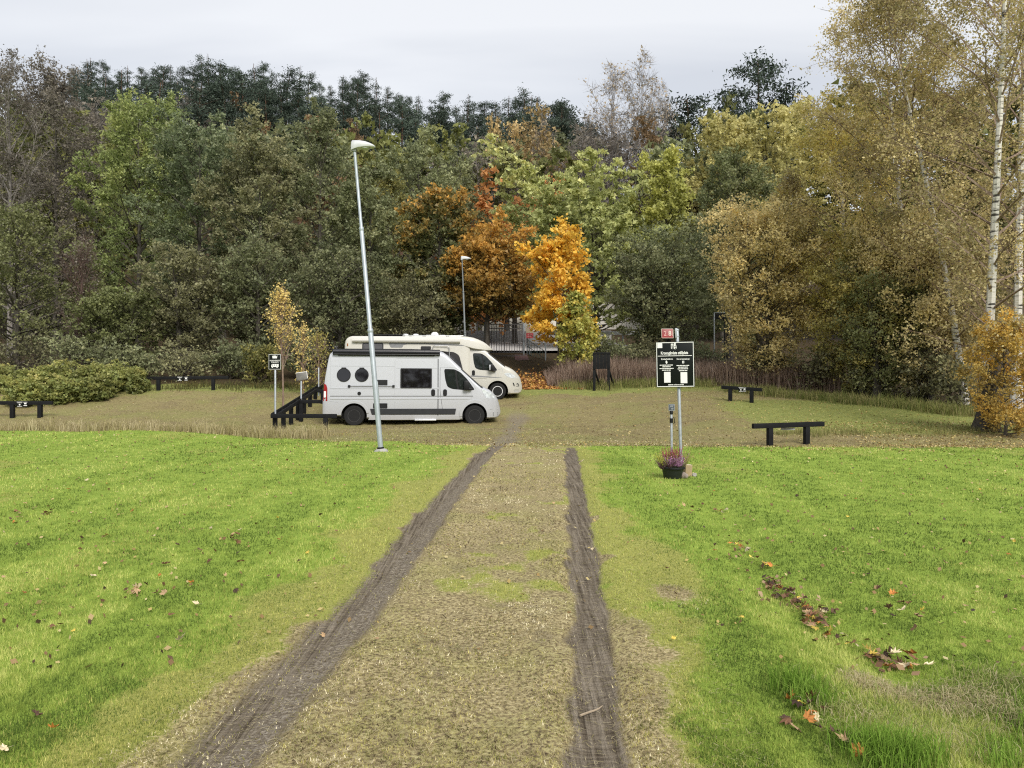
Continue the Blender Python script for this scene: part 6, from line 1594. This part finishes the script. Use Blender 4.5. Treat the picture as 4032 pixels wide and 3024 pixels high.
# road
rx = np.linspace(-14, 9, 14); ry = np.linspace(48.5, 69, 15)
RX, RY = np.meshgrid(rx, ry); rv = np.stack([RX.ravel(), RY.ravel(), np.maximum(zbase(RX.ravel(), RY.ravel()), np.interp(RY.ravel(), [48.5, 69], [2.5, 3.7])) + .06], 1)
ri = np.arange(RX.size).reshape(RX.shape)
obj('road', arr_mesh('road', rv, [np.stack([ri[:-1, :-1], ri[:-1, 1:], ri[1:, 1:], ri[1:, :-1]], -1).reshape(-1, 4)], smooth=True, mat=plain('asphalt_pale', (.50, .475, .465), .9, var=.12, scale=1.5)), kind='structure', label='pale asphalt road beyond the gate')
wl_ = thing('retaining_wall', 'low grey concrete wall on the far side of the road', 'wall', (3, 72, zg(3, 72) - .3))
for i in range(6): obj('wall_panel', box_mesh(-14 + i * 3.4 + .02, -14 + (i + 1) * 3.4 - .02, -.15, .15, 0, 1.35, .02, plain('wall_grey', (.30, .29, .285), .9, var=.2) if i == 0 else bpy.data.materials['wall_grey'], 'wall_panel'), None, wl_)
bl = thing('factory_building', 'long cream clad industrial building behind the gate and golden maple', 'building', (6, 80, zg(6, 80) - 1.2))
M_clad = plain('cream_cladding', (.74, .70, .63), .6, var=.06, scale=.6)
for i in range(10):
    for j in range(2): obj('cladding_panel', box_mesh(-12 + i * 2 + .015, -12 + (i + 1) * 2 - .015, -.06, .06, .4 + j * 2.6 + .015, .4 + (j + 1) * 2.6 - .015, .012, M_clad, 'cladding_panel'), None, bl)
boxp('building_core', bl, plain('core_grey_brown', (.30, .27, .24), .9), -12, 8, .05, 9, 0, 5.6, 0); boxp('plinth', bl, plain('plinth_grey', (.25, .24, .24), .9), -12.02, 8.02, -.1, .0, 0, .4, .01)  # core is one even grey brown, darker than the cladding
boxp('roof', bl, plain('roof_grey', (.30, .31, .33), .7), -12.3, 8.3, -.3, 9.3, 5.6, 5.85, .03)
cbz = zg(9, 59)
gr = thing('crash_barrier', 'pale steel crash barrier along the road behind the alders', 'barrier', (9, 59, cbz))
obj('rail', box_mesh(-6.5, 1.7, -.03, .03, .95, 1.25, .02, plain('barrier_steel', (.6, .6, .6), .5, .4), 'rail'), None, gr)
for i in range(5): obj('post', box_mesh(-6.4 + i * 2 - .05, -6.4 + i * 2 + .05, .04, .1, -.2, 1.2, 0, M_steel_lt, 'post'), None, gr)
ds = thing('portal_sign', 'dark framed sign panel half hidden behind the golden thicket', 'sign', (XS(2832, 42), 42, zg(XS(2832, 42), 42))); hz_ = ZS(1232, 42) - ds.location.z
for s_, mt in ((-1, M_galv), (1, M_black_pl)): boxp('post', ds, mt, s_ * .28 - .03, s_ * .28 + .03, -.03, .03, -.2, hz_, .003)
boxp('panel', ds, M_black_pl, -.25, .25, -.02, .02, hz_ - .35, hz_ - .02, .003); boxp('top_rail', ds, M_galv, -.31, .31, -.035, .035, hz_, hz_ + .04, .003)
# ================================================================== fallen leaves and twigs
def maple_leaf(seed, curl):
    rng = random.Random(seed)
    lob = [(0, 1.0), (22, .52), (38, .86), (62, .45), (80, .66), (110, .34), (140, .36), (172, .15)]
    pts = [(r * rng.uniform(.88, 1.1), a) for a, r in lob]
    ring = [(r * math.sin(math.radians(a)), r * math.cos(math.radians(a))) for r, a in pts] + [(-r * math.sin(math.radians(a)), r * math.cos(math.radians(a))) for r, a in pts[:0:-1]]
    V = [(0, 0, 0)] + [(x * .5, y * .5, curl * (x * x * .7 + y * y * .35) + rng.uniform(-.06, .06)) for x, y in ring]
    n = len(ring); F = np.array([[0, 1 + i, 1 + (i + 1) % n] for i in range(n)])
    # stalk
    V += [(-.012, -.05, .0), (.012, -.05, .0), (.0, -.62, .06)]; F = np.concatenate([F, [[n + 1, n + 3, n + 2]]])
    return np.array(V), F
KINDS = [('brown', (.17, .085, .045)), ('dark brown', (.075, .042, .028)), ('tan', (.40, .27, .15)), ('orange', (.46, .19, .05)), ('yellow', (.62, .46, .09)), ('pale', (.60, .50, .33))]
LEAFM = {}
for ki, (kn, c) in enumerate(KINDS):
    for j in range(3):
        V, F = maple_leaf(ki * 7 + j, [.35, .7, -.45][j])
        rng = np.random.default_rng(ki * 9 + j)
        LEAFM[kn, j] = arr_mesh('maple_leaf_' + kn.replace(' ', '_'), V, [F], fcol=np.array(c)[None] * rng.uniform(.75, 1.25, (len(F), 1)), mat=M_litter)
rl = np.random.default_rng(12)
def pxy(u, v):
    Y = 4.8 / (v * 1.8228 - 1440) * 1000
    for _ in range(4): Y = (1.6 - gz(X(u, Y), Y)) * 3000 / (v * 1.8228 - 1440)
    return X(u, Y), Y
leaves = []
def add(u, v, kind, sz, where, up=.01): leaves.append((u, v, kind, sz, where, up))
mixk = lambda w: KINDS[int(rl.choice(6, p=np.array(w) / sum(w)))][0]
def heap(n, u0, v0, u1, v1, s, w, where, sz=(.055, .11)):
    for _ in range(n):
        t = rl.random(); add(u0 + (u1 - u0) * t + rl.normal(0, s), v0 + (v1 - v0) * t + rl.normal(0, s * .55), mixk(w), rl.uniform(*sz), where, rl.uniform(.008, .04))
heap(16, 1590, 1180, 1655, 1225, 9, [4, 2, 4, 2, .6, 1.5], 'in the upper end of the leaf filled ditch')
heap(58, 1655, 1265, 1780, 1350, 13, [5, 3, 5, 2, .8, 1.5], 'in the main leaf heap of the ditch')
heap(14, 1740, 1360, 1850, 1400, 16, [3, 2, 3, 1, 2, 2], 'below the main leaf heap on the right lawn')
heap(16, 1885, 1425, 1980, 1450, 12, [4, 2, 5, 3, 2, 2], 'in the small heap above the straw patch', (.07, .13))
heap(12, 1480, 1098, 1580, 1110, 7, [4, 3, 4, 2, 0, 1], 'in the thin row below the flower pot')
heap(10, 1700, 1500, 1790, 1600, 16, [3, 3, 3, 3, 1, 1], 'on the rough grass beside the green clump', (.07, .12))
heap(9, 1890, 1290, 2010, 1340, 20, [4, 2, 3, 2, 2, 1], 'on the lawn right of the main leaf heap')
heap(6, 1700, 1560, 1860, 1640, 14, [3, 2, 4, 2, 1, 1], 'on the mown straw below the green clump', (.07, .12))
heap(7, 285, 1280, 345, 1290, 9, [2, 2, 3, 0, 0, 4], 'in the small pale heap on the left lawn')
heap(6, 490, 1160, 520, 1172, 8, [4, 3, 3, 0, 0, 0], 'in the small brown heap on the left lawn')
heap(10, 20, 1120, 110, 1105, 10, [4, 2, 3, 1, 0, 1], 'in the row at the left edge of the lawn')
for u, v, kd in [(416, 1265, 'orange'), (352, 1225, 'brown'), (78, 1555, 'dark brown'), (115, 1585, 'orange'), (388, 1392, 'pale'), (200, 1250, 'pale'), (12, 1630, 'pale'), (190, 1040, 'pale'), (285, 1110, 'orange'), (150, 1060, 'orange'), (330, 1165, 'pale'), (450, 1220, 'brown'), (430, 985, 'brown'), (620, 995, 'brown')]: add(u, v, kd, rl.uniform(.08, .12) if v > 1500 else rl.uniform(.07, .1), 'lying alone on the left lawn', .015)
for _ in range(62):
    v = 950 + rl.random() ** 1.4 * 420; u = rl.uniform(0, 900 - (v - 950) * .9); add(u, v, mixk([4, 3, 2, 2, 1.2, 1.6]), rl.uniform(.05, .085), 'scattered over the left lawn', .015)
for _ in range(42):
    v = 975 + rl.random() ** 1.3 * 420; u = rl.uniform(1420, 2205); add(u, v, mixk([4, 3, 2, 2, 1.2, .8]), rl.uniform(.05, .085), 'scattered over the right lawn', .015)
for u, v, kd in [(815, 1385, 'tan'), (1195, 1090, 'tan'), (1280, 1190, 'pale'), (1230, 1330, 'tan'), (960, 1340, 'dark brown'), (700, 1380, 'tan'), (1130, 1290, 'tan')]: add(u, v, kd, .06, 'on the rutted track', .012)
for (u, v, kd, sz, where, up) in leaves[:298]:
    x, y = pxy(u, v)
    o = bpy.data.objects.new('fallen_leaf', LEAFM[kd, int(rl.integers(0, 3))]); finish(o, None, kd + ' fallen maple leaf ' + where, 'leaf', None, 'fallen maple leaves')
    o['group'] = kd + ' maple leaves ' + where
    o.location = (x, y, gz(x, y) + up + .012); o.rotation_euler = (rl.normal(0, .35), rl.normal(0, .35), rl.uniform(0, 6.28)); s = sz * .95; o.scale = (s, s, s)
# the rest of the leaves in the ditch and small brown bits on the lawns: past counting
n = 150
t = np.clip(rl.choice([.05, .2, .3, .38, .5, .58, .85, .93], n) + rl.normal(0, .045, n), 0, 1); u_ = np.interp(t, [0, .15, .6, .8, 1], [1590, 1655, 1780, 1890, 1975]) + rl.normal(0, 22, n); v_ = np.interp(t, [0, .15, .6, .8, 1], [1180, 1265, 1350, 1425, 1450]) + rl.normal(0, 12, n)
P = np.array([(*pxy(a, b), 0) for a, b in zip(u_, v_)]); P[:, 2] = zground(P[:, 0], P[:, 1]) + rl.uniform(.012, .04, n)
V1, F1 = leaf_quads(rl, P, rl.uniform(.025, .06, n), 0, .8, 1.6); C1 = pal(rl.random(n), [(.05, .03, .02), (.16, .085, .045), (.32, .20, .11), (.45, .32, .2)])
n = 1500
y = 4 + rl.random(n) ** 1.2 * 15; x = rl.uniform(-1, 1, n) * (.74 * y); k = (np.abs(x - .1) > 1.6); x, y = x[k], y[k]; n = len(x)
P = np.stack([x, y, zground(x, y) + .022], 1); V2, F2 = leaf_quads(rl, P, rl.uniform(.02, .05, n), 0, .7, 1.2); C2 = pal(rl.random(n), [(.06, .045, .03), (.17, .10, .05), (.34, .22, .1), (.5, .4, .2)])
obj('brown_leaf_litter', arr_mesh('brown_leaf_litter', np.concatenate([V1, V2]), [np.concatenate([F1, F2 + len(V1)])], fcol=np.concatenate([C1, C2]), mat=M_litter), kind='stuff', label='crumbled brown leaves filling the ditch and dotting the lawns', cat='leaves')
# small birch and alder leaves: past counting
n = 9000
y = rl.uniform(15.5, 33, n); x = rl.uniform(-1, 1, n) * (.75 * y + 1)
wgt = .18 + .82 * sstep(4, 11, x) + .35 * sstep(-4, -8, -np.abs(x + 12) + 4)
k = rl.random(n) < wgt; x, y = x[k], y[k]; n = len(x)
x2 = rl.uniform(9, 16, 3600); y2 = rl.uniform(17.2, 24, 3600); x = np.concatenate([x, x2]); y = np.concatenate([y, y2]); n = len(x)
y3 = rl.uniform(4, 19, 1300); x3 = rl.uniform(-1, 1, 1300) * (.72 * y3 + .5); x = np.concatenate([x, x3]); y = np.concatenate([y, y3]); n = len(x)
P = np.stack([x, y, zground(x, y) + .022], 1)
V, F = leaf_quads(rl, P, rl.uniform(.03, .062, n) * np.clip(y / 14, .7, 1.2), 0, .7, 2.2)
obj('birch_leaf_litter', arr_mesh('birch_leaf_litter', V, [F], fcol=pal(rl.random(n), [(.16, .10, .05), (.36, .24, .09), (.58, .45, .16), (.66, .56, .30)]), mat=M_litter), kind='stuff', label='small yellow birch leaves strewn over the parking ground and lawn', cat='leaves')
# orange leaf drift under the maples in front of the motorhome
n = 2600
x = rl.normal(.9, 1.1, n); y = 33.4 + np.abs(rl.normal(0, 2.4, n)); P = np.stack([x, y, zground(x, y) + .03], 1)
V, F = leaf_quads(rl, P, rl.uniform(.10, .18, n), 0, .7, 1.8)
obj('maple_leaf_drift', arr_mesh('maple_leaf_drift', V, [F], fcol=pal(rl.random(n), [(.14, .06, .03), (.30, .13, .05), (.48, .24, .06), (.55, .36, .1)]), mat=M_litter), kind='stuff', label='drift of orange maple leaves on the bank before the motorhome', cat='leaves')
# sticks
for i, (u, v, l, a) in enumerate([(1278, 1545, .16, .75)]):
    x, y = pxy(u, v); rng = np.random.default_rng(i)
    pts = np.stack([np.linspace(-l / 2, l / 2, 6), rng.normal(0, .006, 6), rng.normal(0, .003, 6)], 1)
    o = obj('stick', tube_mesh('stick', pts, [.006, .0055, .005, .0045, .004, .002], 6, plain('stick_wood_%d' % i, (.34, .27, .19), .9)), label=['pale stick lying across the right hand rut', 'short stick between the ruts', 'thin stick beside the right hand rut at the bottom'][i], cat='stick', group='sticks on the track')
    o.location = (x, y, gz(x, y) + .02); o.rotation_euler = (0, 0, a)
